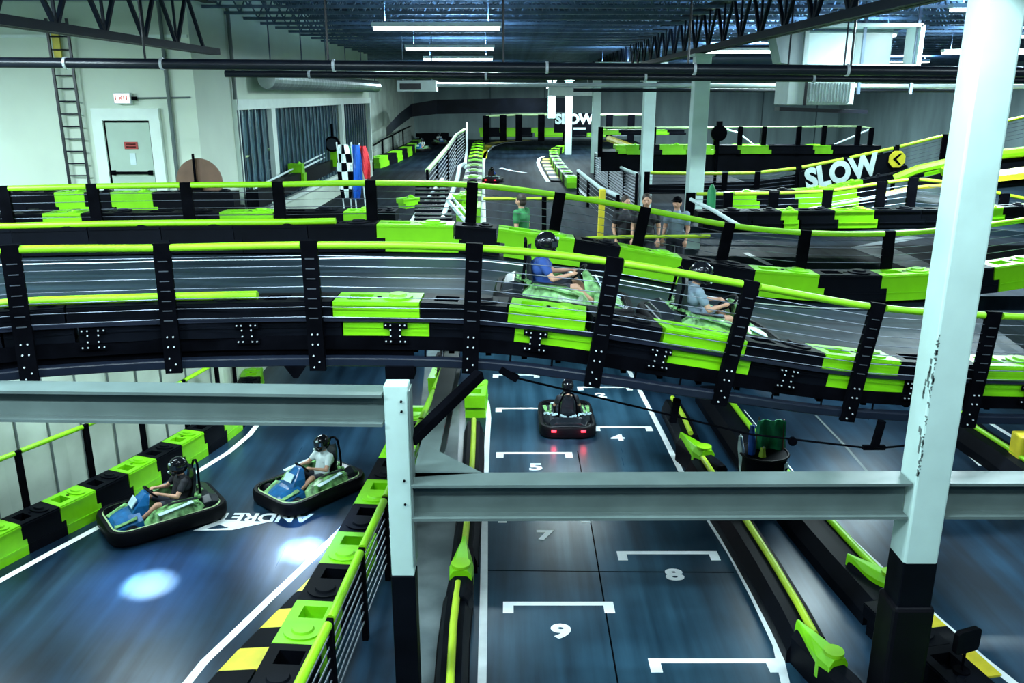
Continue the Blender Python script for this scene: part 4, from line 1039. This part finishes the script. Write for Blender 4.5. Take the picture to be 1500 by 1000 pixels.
        for s in (-1, 1): e.ell(hd+V((s*.032, .093, .012)), (.009, .006, .006))
        e.build('eyes', M['black'], t)
    t.rotation_euler = rot; t.scale = (sc,)*3
    return t
SEAT = dict(pelvis=(0, -.30, .29), chest=(0, -.40, .60), neck=(0, -.39, .80), head=(0, -.35, .96), shL=(-.19, -.38, .72), shR=(.19, -.38, .72),
            elL=(-.29, -.20, .52), elR=(.29, -.20, .52), haL=(-.16, .05, .60), haR=(.16, .05, .60), hipL=(-.10, -.26, .27), hipR=(.10, -.26, .27),
            knL=(-.25, .14, .44), knR=(.25, .14, .44), ftL=(-.20, .52, .20), ftR=(.20, .52, .20))
def heading(a, b): d = b-a; return math.atan2(-d.x, d.y)
pa, pb = gp(170, 762, 0.1), gp(318, 738, 0.1); k1 = pa.lerp(pb, 0.5); k1.z = 0; h1 = heading(pb, pa)
kart('racing kart with blue and green front and bare legged driver nearest the left wall', gp(240, 762, 0), R(128), style='blue', sc=1.02)
K1 = gp(240, 762, 0)
person('driver in black shirt and shorts steering the left kart', K1, (0, 0, R(128)), SEAT, 'shirtb', 'darkcl', sc=1.02)
K2 = gp(455, 722, 0)
kart('racing kart with blue front and green side pods right of the left kart', K2, R(140), style='blue', sc=0.98)
person('driver in white shirt and black helmet in the second kart on the left track', K2, (0, 0, R(140)), SEAT, 'shirtw', 'darkcl', sc=0.98)
K3 = gp(829, 622, 0)
kart('dark racing kart with red tail lamps seen from behind on the start lane', K3, R(0), style='dark', sc=0.93)
person('driver with black helmet seen from behind on the start lane', K3, (0, 0, 0), SEAT, 'shirtb', 'darkcl', sc=0.93).scale = (0.98, 0.93, 1.12)
def on_deck(x, f):
    p = deck_pt(x, f, 0.01); d = (deck_pt(x+8, f)-deck_pt(x-8, f)).normalized(); c = (deck_pt(x, f+.05)-deck_pt(x, f)).normalized()
    return p, d, c
for x, f, lab, st, sh, lg in ((858, 0.33, ('green and black kart racing down the bridge behind the near rail, left one', 'driver in blue shirt in the left kart on the bridge'), 'green', 'shirtbl', 'darkcl'),
                              (1110, 0.27, ('dark green kart on the bridge farther right and lower than the other one', 'driver in grey blue shirt in the right kart on the bridge'), 'green', 'greycl', 'greycl')):
    p, d, c = on_deck(x, f); n = d.cross(c).normalized(); c = n.cross(d)
    fwd = d; rt = fwd.cross(n); m4 = Matrix((rt, fwd, n)).transposed()
    e = m4.to_euler()
    kart(lab[0], p, 0, rot=e, style=st); person(lab[1], p, e, SEAT, sh, lg)
# spot lamps added below the bridge deck to throw pools on the tracks
def flood(p, tgt, power, label, size=R(32), col=(0.35, 0.55, 1.0), core=0):
    p = V(p); t = thing('added_spot', label, 'light', p)
    MB().box((0, 0, 0.06), (0.22, 0.22, 0.12)).build('housing', M['black'], t, bevel=0.01)
    l = bpy.data.lights.new('added_beam', 'SPOT'); l.energy = power; l.spot_size = size; l.spot_blend = 0.9; l.color = col; l.shadow_soft_size = 0.08
    o = bpy.data.objects.new('added_beam', l); COL.objects.link(o); o.parent = t; o.location = (0, 0, -0.03)
    o.rotation_euler = (V(tgt)-p).to_track_quat('-Z', 'Y').to_euler()
    l.spot_blend = 1.0
    if core:
        l2 = bpy.data.lights.new('added_core', 'SPOT'); l2.energy = core; l2.spot_size = R(13); l2.spot_blend = 1.0; l2.color = (0.75, 0.88, 1.0); l2.shadow_soft_size = 0.05
        o2 = bpy.data.objects.new('added_core', l2); COL.objects.link(o2); o2.parent = t; o2.location = (0.05, 0, -0.03); o2.rotation_euler = o.rotation_euler
flood((-6.6, 13.2, 4.1), gp(215, 855), 2600, 'added spot lamp under the bridge above the left kart', size=R(38), col=(0.16, 0.38, 1.0), core=30000)
flood((-4.3, 14.2, 4.1), gp(440, 805), 3000, 'added spot lamp under the bridge above the right hand kart of the left track', size=R(38), col=(0.16, 0.38, 1.0), core=42000)
flood((0.6, 14.0, 4.1), gp(800, 590), 1100, 'added spot lamp under the bridge above the start lane', size=R(90), col=(0.7, 0.9, 1))
flood((0.4, 14.8, 4.0), gp(760, 540), 900, 'added spot lamp under the bridge at the far end of the start lane', size=R(100), col=(0.7, 0.9, 1))
for i, (x, y, q_) in enumerate(((-10.0, 12.6, 62), (-7.2, 14.0, 45), (-4.2, 12.5, 34))):  # unseen fill strips, added to brighten the low wall and karts
    strip_light(x, y, 3.95, 1.6, '%s added strip light from the left under the bridge over the left track' % ORD[i], 'added strip lights under the bridge', power=q_)
for i, (x, y) in enumerate(((-5, 17.4), (1.5, 20), (-2, 24), (6.0, 15.5), (9, 20))):  # fill strips added to brighten the ground level below the slab
    strip_light(x, y, 3.0, 1.6, 'added strip light under the upper floor over the lower track', 'added strip lights under the upper floor', power=70)
# ================================================================ upper floor, rear tracks
def upl(pts, wd, label, z=ZU+0.006, m='linep', name='lane_line', cat='line'):
    return line([gp(x, y, z) for x, y in pts], wd, label, m=m, world=True, name=name, cat=cat)
# second track row right behind the bridge, left part
a = [V((-16, 18.2, 5.0)), V((-9.6, 18.2, 5.0)), V((-4.9, 18.2, 5.0))]
struct('track_deck', MB().slab([V((-16, 18.6, 5.02)), V((-4.2, 18.6, 5.02))], [V((-16, 16.6, 4.86)), V((-4.2, 16.6, 4.86))], 0.1), M['deck'])
def px_blocks(bounds, cols, yfn, Y, where, H=0.5, W=0.4, z=None):
    ct = {'g': 0, 'b': 0}
    for i in range(len(bounds)-1):
        c = cols[i]; ct[c] += 1; cn = {'g': 'green', 'b': 'black'}[c]
        block(gd(bounds[i], yfn(bounds[i]), Y(bounds[i]) if callable(Y) else Y), gd(bounds[i+1], yfn(bounds[i+1]), Y(bounds[i+1]) if callable(Y) else Y), cn,
              '%s %s barrier block from the left %s' % (ordn(ct[c]-1), cn, where), 'barrier blocks '+where[:50], W, H, detail=True)
px_blocks([-90, 5, 45, 92, 135, 173, 233, 290, 350], 'bbbgbgbb', lambda x: 322, 17.8, 'behind the bridge in front of the emergency door', H=0.60)
px_blocks([-80, 0, 76, 132, 205, 330, 408, 508, 545, 583], 'bbgbbgbgb', lambda x: 342-x*0.006, 16.5, 'in the low row behind the far bridge fence', H=0.42, W=0.5)
# left fence beside the windows
tops = [gd(312, 240, 20.5), gd(333, 236, 21.5), gd(358, 230, 23), gd(400, 217, 26.5), gd(434, 210, 30), gd(466, 201, 34), gd(490, 192, 38)]
fence('black post fence with pale green rail in front of the blue windows', tops, 1.5, pw=0.14, pd=0.07, ncab=4, rail='paler', rr=0.04, gaps=False)
# left far track: surface barrier lines
def rail_line(pts, r, m, label, name='guard_rail'):
    return tag(MB().tube(pts, r, 8).build(name, M[m], smooth=True), label, 'rail')
t = thing('guard_rail', 'triple white guard rail rising to the right in front of the blue windows', 'rail', gd(370, 282, 21))
for k, (y0, y1, r) in enumerate(((276, 218, .03), (283, 224, .035), (296, 236, .085))):
    MB().tube([gd(372, y0, 21), gd(430, (y0+y1)/2, 27), gd(488, y1, 35)], r, 8).build('rail_bar', M['white'], t, local=False, smooth=True)
MB().bar(gd(370, 292, 20.9), gd(488, 240, 34.9), 0.3, 0.45).build('dark_base', M['blackp'], t, local=False)
for x, y, Y, l in ((435, 258, 27, 'green barrier block on the white guard rail left of the flags'), (490, 236, 34, 'green barrier block at the far end of the white guard rail')):
    p = gd(x, y, Y); block(p-V((.22, 0, .2)), p+V((.22, 0, -.2)), 'green', l, None, 0.35, 0.6)
upl([(418, 300), (450, 268), (500, 248)], 0.12, 'white line on the upper floor left of the flags')
upl([(365, 305), (405, 288)], 0.5, 'yellow strip on the upper floor behind the bridge fence', m='yellow')
p = gd(487, 211, 33)
t = thing('signal_lamp', 'black round signal lamp hanging on the rail left of the flags', 'signal', p)
MB().cyl((0, .06, 0), 0.30, 0.12, 20, (0, -1, 0)).build('housing', M['black'], t); MB().tube([(0, .05, .2), (0, .05, .75)], .05).build('stem', M['black'], t); MB().cyl((0, -.065, 0), 0.22, 0.02, 20, (0, -1, 0)).build('lens', M['visor'], t)
# flags beside the track
def hanging_flag(label, x0, y0, x1, y1, wpx, Y, m, check=False):
    a, b = gd(x0, y0, Y), gd(x1, y1, Y); wd = wpx/FPX*Y*0.96
    t = thing('hanging_flag', label, 'flag', a); n, k = 12, 6; mb = MB(); mk = MB()
    for i in range(n):
        for j in range(k):
            q = []
            for ii, jj in ((i, j), (i+1, j), (i+1, j+1), (i, j+1)):
                f = ii/n; g_ = jj/k; taper = 0.75+0.5*math.sin(f*PI)
                q.append(a.lerp(b, f)+V(((g_-0.5)*wd*taper, 0.05*math.sin(g_*7+f*4), 0)))
            (mk if check and ((i//2+j//2) % 2) else mb).add(q+[p_+V((0, 0.012, 0)) for p_ in q], [(0, 1, 2, 3), (7, 6, 5, 4)])
    mb.build('cloth', M[m], t, local=False); 
    if check: mk.build('black_checks', M['black'], t, local=False)
    MB().tube([a+V((-wd*.5, .02, .05)), V((b.x+wd*.1, b.y+.03, ZU))], .015, 6).build('pole', M['pipew'], t, local=False)
hanging_flag('black and white checkered flag hanging left of the blue flag behind the bridge', 502, 212, 508, 290, 19, 17.6, 'white', True)
hanging_flag('blue flag hanging between the checkered and the red flag', 521, 212, 523, 292, 14, 17.65, 'blue')
hanging_flag('red flag hanging right of the blue flag behind the bridge', 531, 214, 539, 262, 11, 17.7, 'red')
hanging_flag('small green flag beside the top of the checkered flag', 512, 214, 514, 232, 12, 17.9, 'flaggreen')
# far left track barriers
q = [gp(x, y, ZU) for x, y in ((548, 247), (575, 238), (600, 226), (613, 214))]
brun(q, 'on the left of the far left track beyond the flags', 'gbgb', step=2.2, W=0.6, H=0.6, detail=False)
upl([(579, 234), (598, 222), (606, 212), (604, 208)], 0.25, 'white line on the left of the far left track')
q = [gp(x, y, ZU) for x, y in ((612, 207), (640, 206), (675, 205), (690, 205))]
brun(q, 'across the end of the far left track', 'bgbb', step=3.0, W=0.7, H=0.7, detail=False)
tops = [gp(x, y, ZU+1.3) for x, y in ((545, 214), (560, 205), (575, 198), (590, 190), (603, 184))]
fence('distant dark post fence left of the far left track', tops, 1.3, pw=0.2, pd=0.1, ncab=3, rail='black', rr=0.05, gaps=False)
# middle fences between far left track and centre track
tops = [gd(x, y, Y) for x, y, Y in ((626, 250, 26), (640, 234, 29), (655, 216, 34), (668, 198, 42), (680, 190, 50))]
fence('black mesh fence with pale rail between the far left track and the centre track', tops, 1.5, pw=0.12, pd=0.08, ncab=9, rail='paler', rr=0.075, gaps=False, h_cab=1.4, cr=0.02)
rail_line([gd(684, 180, 48), gd(684, 215, 38), gd(681, 245, 29)], 0.05, 'white', 'white rail running beside the green top blocks of the centre track')
rail_line([gd(590, 345, 17.5), gd(612, 312, 19), gd(632, 285, 20.5), (gd(648, 262, 22)), V((gd(648, 262, 22).x, 22, ZU))], 0.055, 'white', 'white handrail climbing from the bridge toward the far left track')
rail_line([gd(642, 340, 17.5), gd(655, 300, 19), gd(670, 262, 21), gd(673, 244, 22.5), gd(680, 240, 24)], 0.055, 'white', 'second white handrail right of the first behind the bridge fence')
t = thing('stair_flight', 'dark stair with white edges between the two white handrails', 'stairs', gd(640, 330, 17.5))
mb = MB()
for k in range(9): mb.box(gd(618, 320-k*6, 18+k*0.4)+V((0.25, 0, 0)), (0.8, 0.25, 0.05))
mb.build('tread', M['blackp'], t, local=False)
MB().bar(gd(655, 292, 18.5), gd(700, 345, 17.2), 0.05, 0.08).bar(gd(662, 288, 18.6), gd(706, 338, 17.3), 0.03, 0.04).build('white_brace', M['white'], t, local=False)
MB().bar(gd(600, 345, 17.2), gd(640, 282, 20.8), 0.04, 0.06).build('edge_strip', M['cable'], t, local=False)
for x, y, l in ((598, 298, 'green barrier block beside the white handrail behind the bridge fence'), (680, 292, 'pale green block left of the centre track behind the bridge fence')):
    p = gd(x, y, 19.5); block(p-V((.17, .1, .1)), p+V((.17, .15, -.08)), 'green', l, None, 0.35, 0.22)
# centre track: blocks on its left side, back row, curb, lines
cl_ = [gp(x, y, ZU) for x, y in ((686, 330), (690, 300), (694, 270), (697, 240), (700, 222), (706, 210))]
q = resample(cl_, 1.6); ct = {'green': 0, 'black': 0}
for i in range(min(len(q)-1, 26)):
    c = 'green' if i % 2 == 0 else 'black'; ct[c] += 1
    block(q[i], q[i+1], c, '%s %s barrier block from the near end along the left of the centre track' % (ordn(ct[c]-1), c), 'barrier blocks left of the centre track', 0.75, 0.55)
YR = 66.0
def rb(bounds, cols, y0, y1, Y, where, zpx=None):
    ct = {'g': 0, 'b': 0}
    for i in range(len(bounds)-1):
        c = cols[i]; ct[c] += 1; cn = {'g': 'green', 'b': 'black'}[c]
        a, b = gd(bounds[i], y1, Y), gd(bounds[i+1], y1, Y); H = gd(bounds[i], y0, Y).z-a.z
        block(a, b, cn, '%s %s barrier block from the left %s' % (ordn(ct[c]-1), cn, where), 'barrier blocks '+where[:50], 1.0, H, detail=False)
rb([702, 714, 732, 757, 778, 823, 855, 890], 'gbgbgbg', 187, 200, 70, 'across the far end of the centre track')
tops = [gd(x, y, 64.8) for x, y in ((712, 170), (737, 169), (760, 168), (793, 168), (830, 168), (893, 168), (925, 168), (955, 168))]
fence('distant post fence with green rail behind the end of the centre track', tops, 1.9, pw=0.5, pd=0.2, ncab=1, rail='paler', rr=0.09, gaps=False)
upl([(707, 330), (707, 285), (707, 240), (711, 224), (722, 214), (740, 209), (770, 206.5), (830, 205.5), (900, 206)], 0.22, 'white line bending round the left side of the centre track')
upl([(703, 232), (706, 220), (714, 212.5), (727, 208.5), (745, 206.2), (775, 205)], 0.9, 'yellow curb outside the bend of the centre track', m='yellow', name='painted_curb', cat='curb')
upl([(803, 266), (793, 250), (788, 238), (790, 232), (797, 229)], 0.2, 'white line round the inner island of the centre track')
cq = resample([gp(x, y, ZU) for x, y in ((807, 266), (799, 250), (793, 239), (796, 232))], 1.2)
t = thing('painted_curb', 'yellow and black curb round the inner island of the centre track', 'curb', cq[0]); my, mk = MB(), MB()
for i in range(len(cq)-1):
    a, b = cq[i], cq[i+1]; s = V((0.75, 0, 0)); (my if i % 2 else mk).loft([[a, b, b+s, a+s], [p_+V((0, 0, .06)) for p_ in (a, b, b+s, a+s)]])
my.build('yellow_stripe', M['yellow'], t, local=False); mk.build('black_stripe', M['blackp'], t, local=False)
q = resample([gp(x, y, ZU) for x, y in ((838, 275), (822, 256), (812, 240), (810, 229), (822, 222))], 1.3); ct = {'green': 0, 'black': 0}
for i in range(len(q)-1):
    c = 'green' if i % 2 == 0 else 'black'; ct[c] += 1
    block(q[i+1], q[i], c, '%s %s barrier block from the near end round the inner island' % (ordn(ct[c]-1), c), 'barrier blocks of the inner island', 0.5, 0.45)
upl([(838, 268), (862, 290), (870, 298)], 0.14, 'white line right of the inner island leading to the bridge')
tops = [gd(x, y, Y) for x, y, Y in ((847, 250, 30), (862, 262, 27), (880, 276, 24), (905, 287, 21.5))]
fence('pale railed dark fence right of the inner island', tops, 0.9, pw=0.12, pd=0.08, ncab=5, rail='white', rr=0.06, gaps=False)
tops = [gd(x, y, Y) for x, y, Y in ((872, 224, 42), (893, 236, 37), (915, 248, 32), (933, 255, 29))]
fence('black mesh fence with white rail between the third and the mesh end column', tops, 1.55, pw=0.14, pd=0.08, ncab=14, rail='white', rr=0.06, gaps=False, h_cab=1.5, cr=0.035)
p = gd(880, 296, 18.2)
t = thing('yellow_post', 'yellow upright padded post behind the bridge fence', 'post', (p.x, p.y, ZU))
MB().bar((0, 0, 0.3), (0.03, 0, gd(880, 277, 18.2).z-ZU), 0.13, 0.13).build('pad', M['yellow'], t, bevel=0.02); MB().box((0, 0, 0.15), (0.25, 0.25, 0.3)).build('foot', M['black'], t)
rail_line([gd(708, 291, 18.3), gd(800, 291, 18.3), gd(878, 290, 18.3)], 0.035, 'ytube', 'short yellow green rail behind the standing person in green')
rail_line([gd(840, 350, 16.6), gd(905, 347, 16.6), gd(1040, 346, 16.6)], 0.035, 'ytube', 'yellow green rail in front of the group of people')
t = thing('black_post', 'black post behind the bridge fence left of the yellow padded post', 'post', gd(797, 330, 18.3))
MB().bar(gd(797, 345, 18.3), gd(797, 288, 18.3), 0.14, 0.1).build('shaft', M['black'], t, local=False)
# far ramp bridge: dark skirt across the end of the hall and down the left wall
ra = [gd(566, 186, 46), gd(585, 166, 54), gd(603, 152, 60.5), gd(640, 146, 61), gd(740, 144, 61), gd(836, 143, 61)]
rb_ = [gd(566, 200, 46), gd(585, 184, 54), gd(603, 171, 60.5), gd(640, 167, 61), gd(740, 165, 61), gd(836, 164, 61)]
tag(MB().loft([[a, b, b+V((0, .3, 0)), a+V((0, .3, 0))] for a, b in zip(ra, rb_)]).build('ramp_skirt', M['blackp']), 'long black ramp side wall across the far end of the hall', 'ramp')
# small far sign
def sign(label, pts, txt, size, Y, sc=(1, 1, 1), rotx=0.0, m='white', off=0.02, cx=None, cy=None):
    pass
a, b = gd(812, 166, 63.8), gd(872, 194, 63.8)
t = thing('slow_banner', 'small distant black banner with white lettering behind the far columns', 'banner', (a+b)/2)
MB().box((0, 0, 0), (b.x-a.x, 0.08, a.z-b.z)).build('panel', M['blackp'], t)
text_obj('lettering', 'SLOW', 0.95, M['white'], (-0.05, -0.06, 0.25), (PI/2, 0, 0), t, off=0.05, sc=(1.05, 1, 1))
MB().box((0.35, -0.05, -0.40), (0.9, 0.02, 0.14)).build('underline', M['white'], t)
# far karts
pf = gp(722, 266, ZU)
kart('distant dark kart on the centre track', pf, R(-10), style='dark', sc=0.62)
person('distant driver in the kart on the centre track', pf, (0, 0, R(-10)), SEAT, 'shirtbl', 'darkcl', sc=0.62, vox=0.03)
upl([(734, 246), (750, 250), (770, 253)], 0.25, 'pale worn mark on the centre track beside the distant kart')
for x, y, rz, l, l2 in ((616, 222, 160, 'tiny distant kart on the far left track', 'tiny distant driver on the far left track'), (645, 212, 200, 'tiny kart at the end of the far left track', 'tiny driver at the end of the far left track')):
    pf = gp(x, y, ZU); kart(l, pf, R(rz), style='blue', sc=0.85); person(l2, pf, (0, 0, R(rz)), SEAT, 'shirtw', 'darkcl', sc=0.85, vox=0.03)
# ---------------------------------------------------------------- people standing behind the bridge
STAND = dict(pelvis=(0, 0, .95), chest=(0, .0, 1.28), neck=(0, 0, 1.47), head=(0, .02, 1.62), shL=(-.19, 0, 1.40), shR=(.19, 0, 1.40), elL=(-.24, -.02, 1.12), elR=(.24, -.02, 1.12),
             haL=(-.24, .10, .90), haR=(.24, .10, .90), hipL=(-.10, 0, .90), hipR=(.10, 0, .90), knL=(-.11, .02, .50), knR=(.11, .02, .50), ftL=(-.12, 0, .09), ftR=(.12, 0, .09))
def stander(px, ytop, Y, rz, label, shirt, head='hair'):
    p = gd(px, ytop, Y); k = (p.z-ZU)/1.74
    person(label, (p.x, Y, ZU), (0, 0, rz), STAND, shirt, 'darkcl', head, sc=k, shorts=False)
stander(764, 285, 17.9, R(60), 'person in a green shirt standing behind the bridge fence', 'shirtg')
stander(917, 287, 17.9, R(200), 'dark haired person at the left of the group behind the bridge fence', 'shirtb')
stander(948, 284, 17.6, R(170), 'person in the middle of the group beside the second nearest column', 'shirtb')
stander(993, 288, 17.8, R(150), 'person in a grey blue top at the right of the group behind the bridge fence', 'greycl', 'cap')
# ---------------------------------------------------------------- rear right: stacked tracks
def deckstrip(pts_f, pts_n, label=None, m='deck', t=0.15): struct('track_deck', MB().slab(pts_f, pts_n, t), M[m])
# A: row with rail y~283, posts down to the bridge
A = [(1012, 284), (1067, 284), (1134, 283), (1213, 280), (1292, 268), (1338, 262), (1400, 268), (1472, 285), (1560, 303)]
tops = [gd(x, y, 20.5) for x, y in A]
fence('black post fence with yellow green rail in the first row behind the bridge at right', tops, 0.92, pw=0.22, pd=0.08, ncab=5, rail='ytube', rr=0.045, h_cab=0.7)
px_blocks([1010, 1062, 1105, 1160, 1212, 1250, 1290], 'bgbggb'[:6], lambda x: 312-(x-1010)*0.05, 22.5, 'just behind the first right rear fence', H=0.50)
px_blocks([1018, 1090, 1138, 1162, 1190+25, 1272, 1340, 1400], 'bbgbgbb', lambda x: 334-(x-1018)*0.01, 19.2, 'low before the first right rear fence', H=0.40, W=0.5)
deckstrip([gd(1000, 312, 22.8), gd(1200, 304, 22.8), gd(1340, 280, 23.5), gd(1560, 318, 23)], [gd(1000, 332, 19.4), gd(1200, 330, 19.4), gd(1340, 325, 19.4), gd(1560, 345, 19.4)])
l = [gd(x, y, 21) for x, y in ((1150, 312), (1200, 303), (1290, 288), (1335, 278))]; tag(MB().tube(l, 0.03, 6).build('edge_strip', M['linep']), 'white edge strip of the ramp track behind the first right row', 'line')
l = [gd(x, y, 21.5) for x, y in ((1290, 285), (1335, 275), (1385, 271))]; tag(MB().tube(l, 0.05, 6).build('edge_strip', M['yellow']), 'yellow edge strip at the top of the ramp track left of the largest column', 'line')
# floor marks between
upl([(1092, 370), (1128, 388)], 0.16, 'short white bar painted on the floor behind the right part of the bridge')
P_ = [gp(*q_, ZU+0.008) for q_ in ((1245, 362), (1330, 345), (1355, 348), (1300, 358))]; Q_ = [gp(*q_, ZU+0.008) for q_ in ((1245, 362), (1300, 360), (1375, 392), (1345, 398))]
tag(MB().add(P_, [(0, 1, 2, 3)]).add(Q_, [(0, 1, 2, 3)]).build('painted_arrow', M['walk']), 'pale grey painted arrow on the floor left of the largest column', 'floor marking')
P_ = [gp(*q_, ZU+0.008) for q_ in ((1435, 380), (1455, 384), (1495, 393), (1420, 398))]
tag(MB().add(P_, [(0, 1, 2, 3)]).build('painted_mark', M['linep']), 'white painted mark on the floor right of the largest column', 'floor marking')
# B: the SLOW wall
B = [(948, 253), (1010, 254), (1062, 254), (1110, 253), (1170, 246), (1240, 232), (1313, 216), (1385, 198), (1470, 178), (1560, 158)]
Yb = 26.0; tops = [gd(x, y, Yb) for x, y in B]
fence('black posts with pale yellow green rail on the wall with the large white word', tops, 1.1, pw=0.16, pd=0.08, ncab=5, rail='ytube', rr=0.05, h_cab=0.6)
skirt = MB().loft([[gd(x, y+4, Yb+.15), gd(x, y+4, Yb+.25), gd(x, y1, Yb+.25), gd(x, y1, Yb+.15)] for x, y, y1 in ((950, 266, 284), (1110, 262, 284), (1170, 250, 284), (1240, 236, 280), (1310, 222, 262), (1330, 240, 262))])
tag(skirt.build('ramp_wall', M['blackp']), 'black ramp wall carrying the large white word at right', 'wall')
t = thing('slow_banner', 'black banner with large white word rising along the ramp at right', 'banner', gd(1232, 252, Yb-.12))
MB().bar(gd(1180, 270, Yb-.02), V((gd(1180, 270, Yb).x, Yb-.02, ZU)), .05, .05).build('strut', M['black'], t, local=False)
a, b = gd(1178, 262, Yb-.12), gd(1308, 228, Yb-.12); an = math.atan2((b-a).z, (b-a).x)
mb = MB(); mb.add([q_-t.location for q_ in (gd(1170, 252, Yb-.1), gd(1310, 221, Yb-.1), gd(1312, 252, Yb-.1), gd(1170, 284, Yb-.1))]+[q_-t.location for q_ in (gd(1170, 252, Yb), gd(1310, 221, Yb), gd(1312, 252, Yb), gd(1170, 284, Yb))], [(0, 1, 2, 3), (4, 5, 6, 7), (0, 1, 5, 4), (1, 2, 6, 5), (2, 3, 7, 6), (3, 0, 4, 7)])
mb.build('panel', M['blackp'], t)
text_obj('lettering', 'SLOW', 0.88, M['white'], (0, -0.03, -0.02), (PI/2, -an*0.9, 0), t, off=0.042, thick=0.006, sc=(0.88, 0.98, 1))
p = gd(1314, 233, Yb-.3)
t = thing('chevron_sign', 'small yellow sign with black left chevron at the upper end of the word wall', 'sign', p)
MB().prism([(.26*math.cos(R(22.5+45*k)), .26*math.sin(R(22.5+45*k))) for k in range(8)], 'y', -.02, .02).build('plate', M['yellow'], t)
MB().prism([(.06, .17), (-.14, 0), (.06, -.17), (.14, -.17), (-.03, 0), (.14, .17)], 'y', -.035, -.022).build('chevron', M['black'], t)
MB().bar((0, .08, ZU-p.z), (0, .08, .42), .1, .08).build('post', M['black'], t)
px_blocks([1215, 1262, 1298, 1345, 1400], 'gbbg', lambda x: 285-(x-1215)*0.20, 24.8, 'rising below the word wall at right', H=0.26, W=0.3)
# C: far bridge with posts, rail y~186
Yc = 33.0; Cc = [(880, 187), (958, 187), (1050, 187), (1085, 186), (1120, 186), (1171, 186), (1208, 185), (1258, 185), (1277, 188)]
fence('far black post fence with thin green rail on the upper bridge at right', [gd(x, y, Yc) for x, y in Cc], 1.1, pw=0.18, pd=0.1, ncab=0, cab=False, rail='paler', rr=0.035, gaps=False)
rb([900, 935, 985, 1042, 1075, 1120, 1157, 1184, 1210, 1252, 1282], 'gbgbgbbgbb', 212, 224, Yc+.3, 'on the far upper bridge at right')
tag(MB().loft([[gd(x, 222, Yc), gd(x, 222, Yc+.2), gd(x, 251, Yc+.2), gd(x, 251, Yc)] for x in (880, 950, 1050, 1170, 1262)]).build('bridge_skirt', M['blackp']), 'long black side skirt of the far upper bridge', 'bridge side')
deckstrip([gd(880, 218, 36.5), gd(1282, 218, 36.5)], [gd(880, 224, 33.2), gd(1282, 224, 33.2)], m='blackp')
rail_line([gd(1065, 190, 35), gd(1080, 194, 35), gd(1105, 213, 35)], 0.04, 'white', 'short white stair rail on the far upper bridge, left one')
rail_line([gd(1222, 212, 35), gd(1250, 200, 35), gd(1277, 188, 35)], 0.04, 'white', 'short white stair rail on the far upper bridge, right one')
t = thing('signal_lamp', 'black round signal on a post at the left end of the far upper bridge', 'signal', gd(1051, 226, Yc-.4))
MB().tube([(0, 0.2, -1.8), (0, 0.1, 0), (0, 0, 1.0)], .06).build('stem', M['black'], t); MB().cyl((0, .05, .78), .30, .12, 18, (0, -1, 0)).build('housing', M['black'], t); MB().box((0, 0, 1.12), (.2, .15, .2)).build('cap', M['black'], t)
# D: centre-right rear track with karts and green barrier
rb([880, 905, 940, 975, 1000], 'gbgb', 190, 197, 52, 'behind the columns at the rear right')
upl([(875, 206), (905, 208), (925, 217)], 0.8, 'yellow curb at the rear between the columns', m='yellow', name='painted_curb', cat='curb')
tag(MB().tube([gd(892, 203, 44), gd(935, 219, 40)], .16, 8).build('yellow_edge', M['yellow']), 'short yellow edge left of the mesh end column', 'curb')
px_blocks([916, 935, 965, 1000, 1040], 'gbgg', lambda x: 226, 31, 'low behind the mesh end column at the rear', H=0.35, W=0.3)
# E: far right, beyond the largest column
rail_line([gd(1380, 252, 22), gd(1440, 228, 22), (gd(1560, 216, 22))], 0.13, 'tube', 'thick lime tube rising from the word wall to the right edge', 'foam_tube')
rail_line([gd(1310, 262, 23.2), gd(1345, 248, 23), gd(1390, 238, 22.8)], 0.12, 'tube', 'thick lime tube just left of the largest column near the chevron sign', 'foam_tube')
tag(MB().loft([[gd(x, y, 22.1), gd(x, y, 22.3), gd(x, y1, 22.3), gd(x, y1, 22.1)] for x, y, y1 in ((1336, 266, 280), (1440, 234, 252), (1560, 222, 236))]).build('ramp_wall', M['blackp']), 'black ramp wall below the thick lime tube at the right edge', 'wall')
tag(MB().add([gd(1440, 268, 21.5), gd(1560, 256, 21.5), gd(1560, 236, 23), gd(1440, 250, 23)], [(0, 1, 2, 3)]).build('yellow_strip', M['yellow']), 'yellow strip on the raised track at the right picture edge', 'curb')
deckstrip([gd(1385, 262, 22.5), gd(1560, 246, 22.5)], [gd(1385, 300, 20.2), gd(1560, 320, 20.2)])
px_blocks([1425, 1460, 1500, 1560], 'gbg', lambda x: 326-(x-1425)*0.05, 18.5, 'before the raised track at far right', H=0.34, W=0.4)
p = gd(1042, 292, 19.9)
t = thing('green_pole', 'dark green upright flag pole standing by the second nearest column', 'flag', p)
MB().tube([(0, 0, -.6), (0, 0, .2), (0, 0, .35)], [.12, .10, .03], 10).build('cloth', M['flaggreen'], t, smooth=True)
rail_line([gd(1012, 292, 19.8), gd(1045, 308, 18.8), gd(1085, 332, 17.2)], 0.045, 'white', 'white handrail descending right of the group of people')
for o in COL.objects:
    if 'label' in o.keys() and not 4 <= len(o['label'].split()) <= 16: print('LABELLEN', len(o['label'].split()), o['label'])
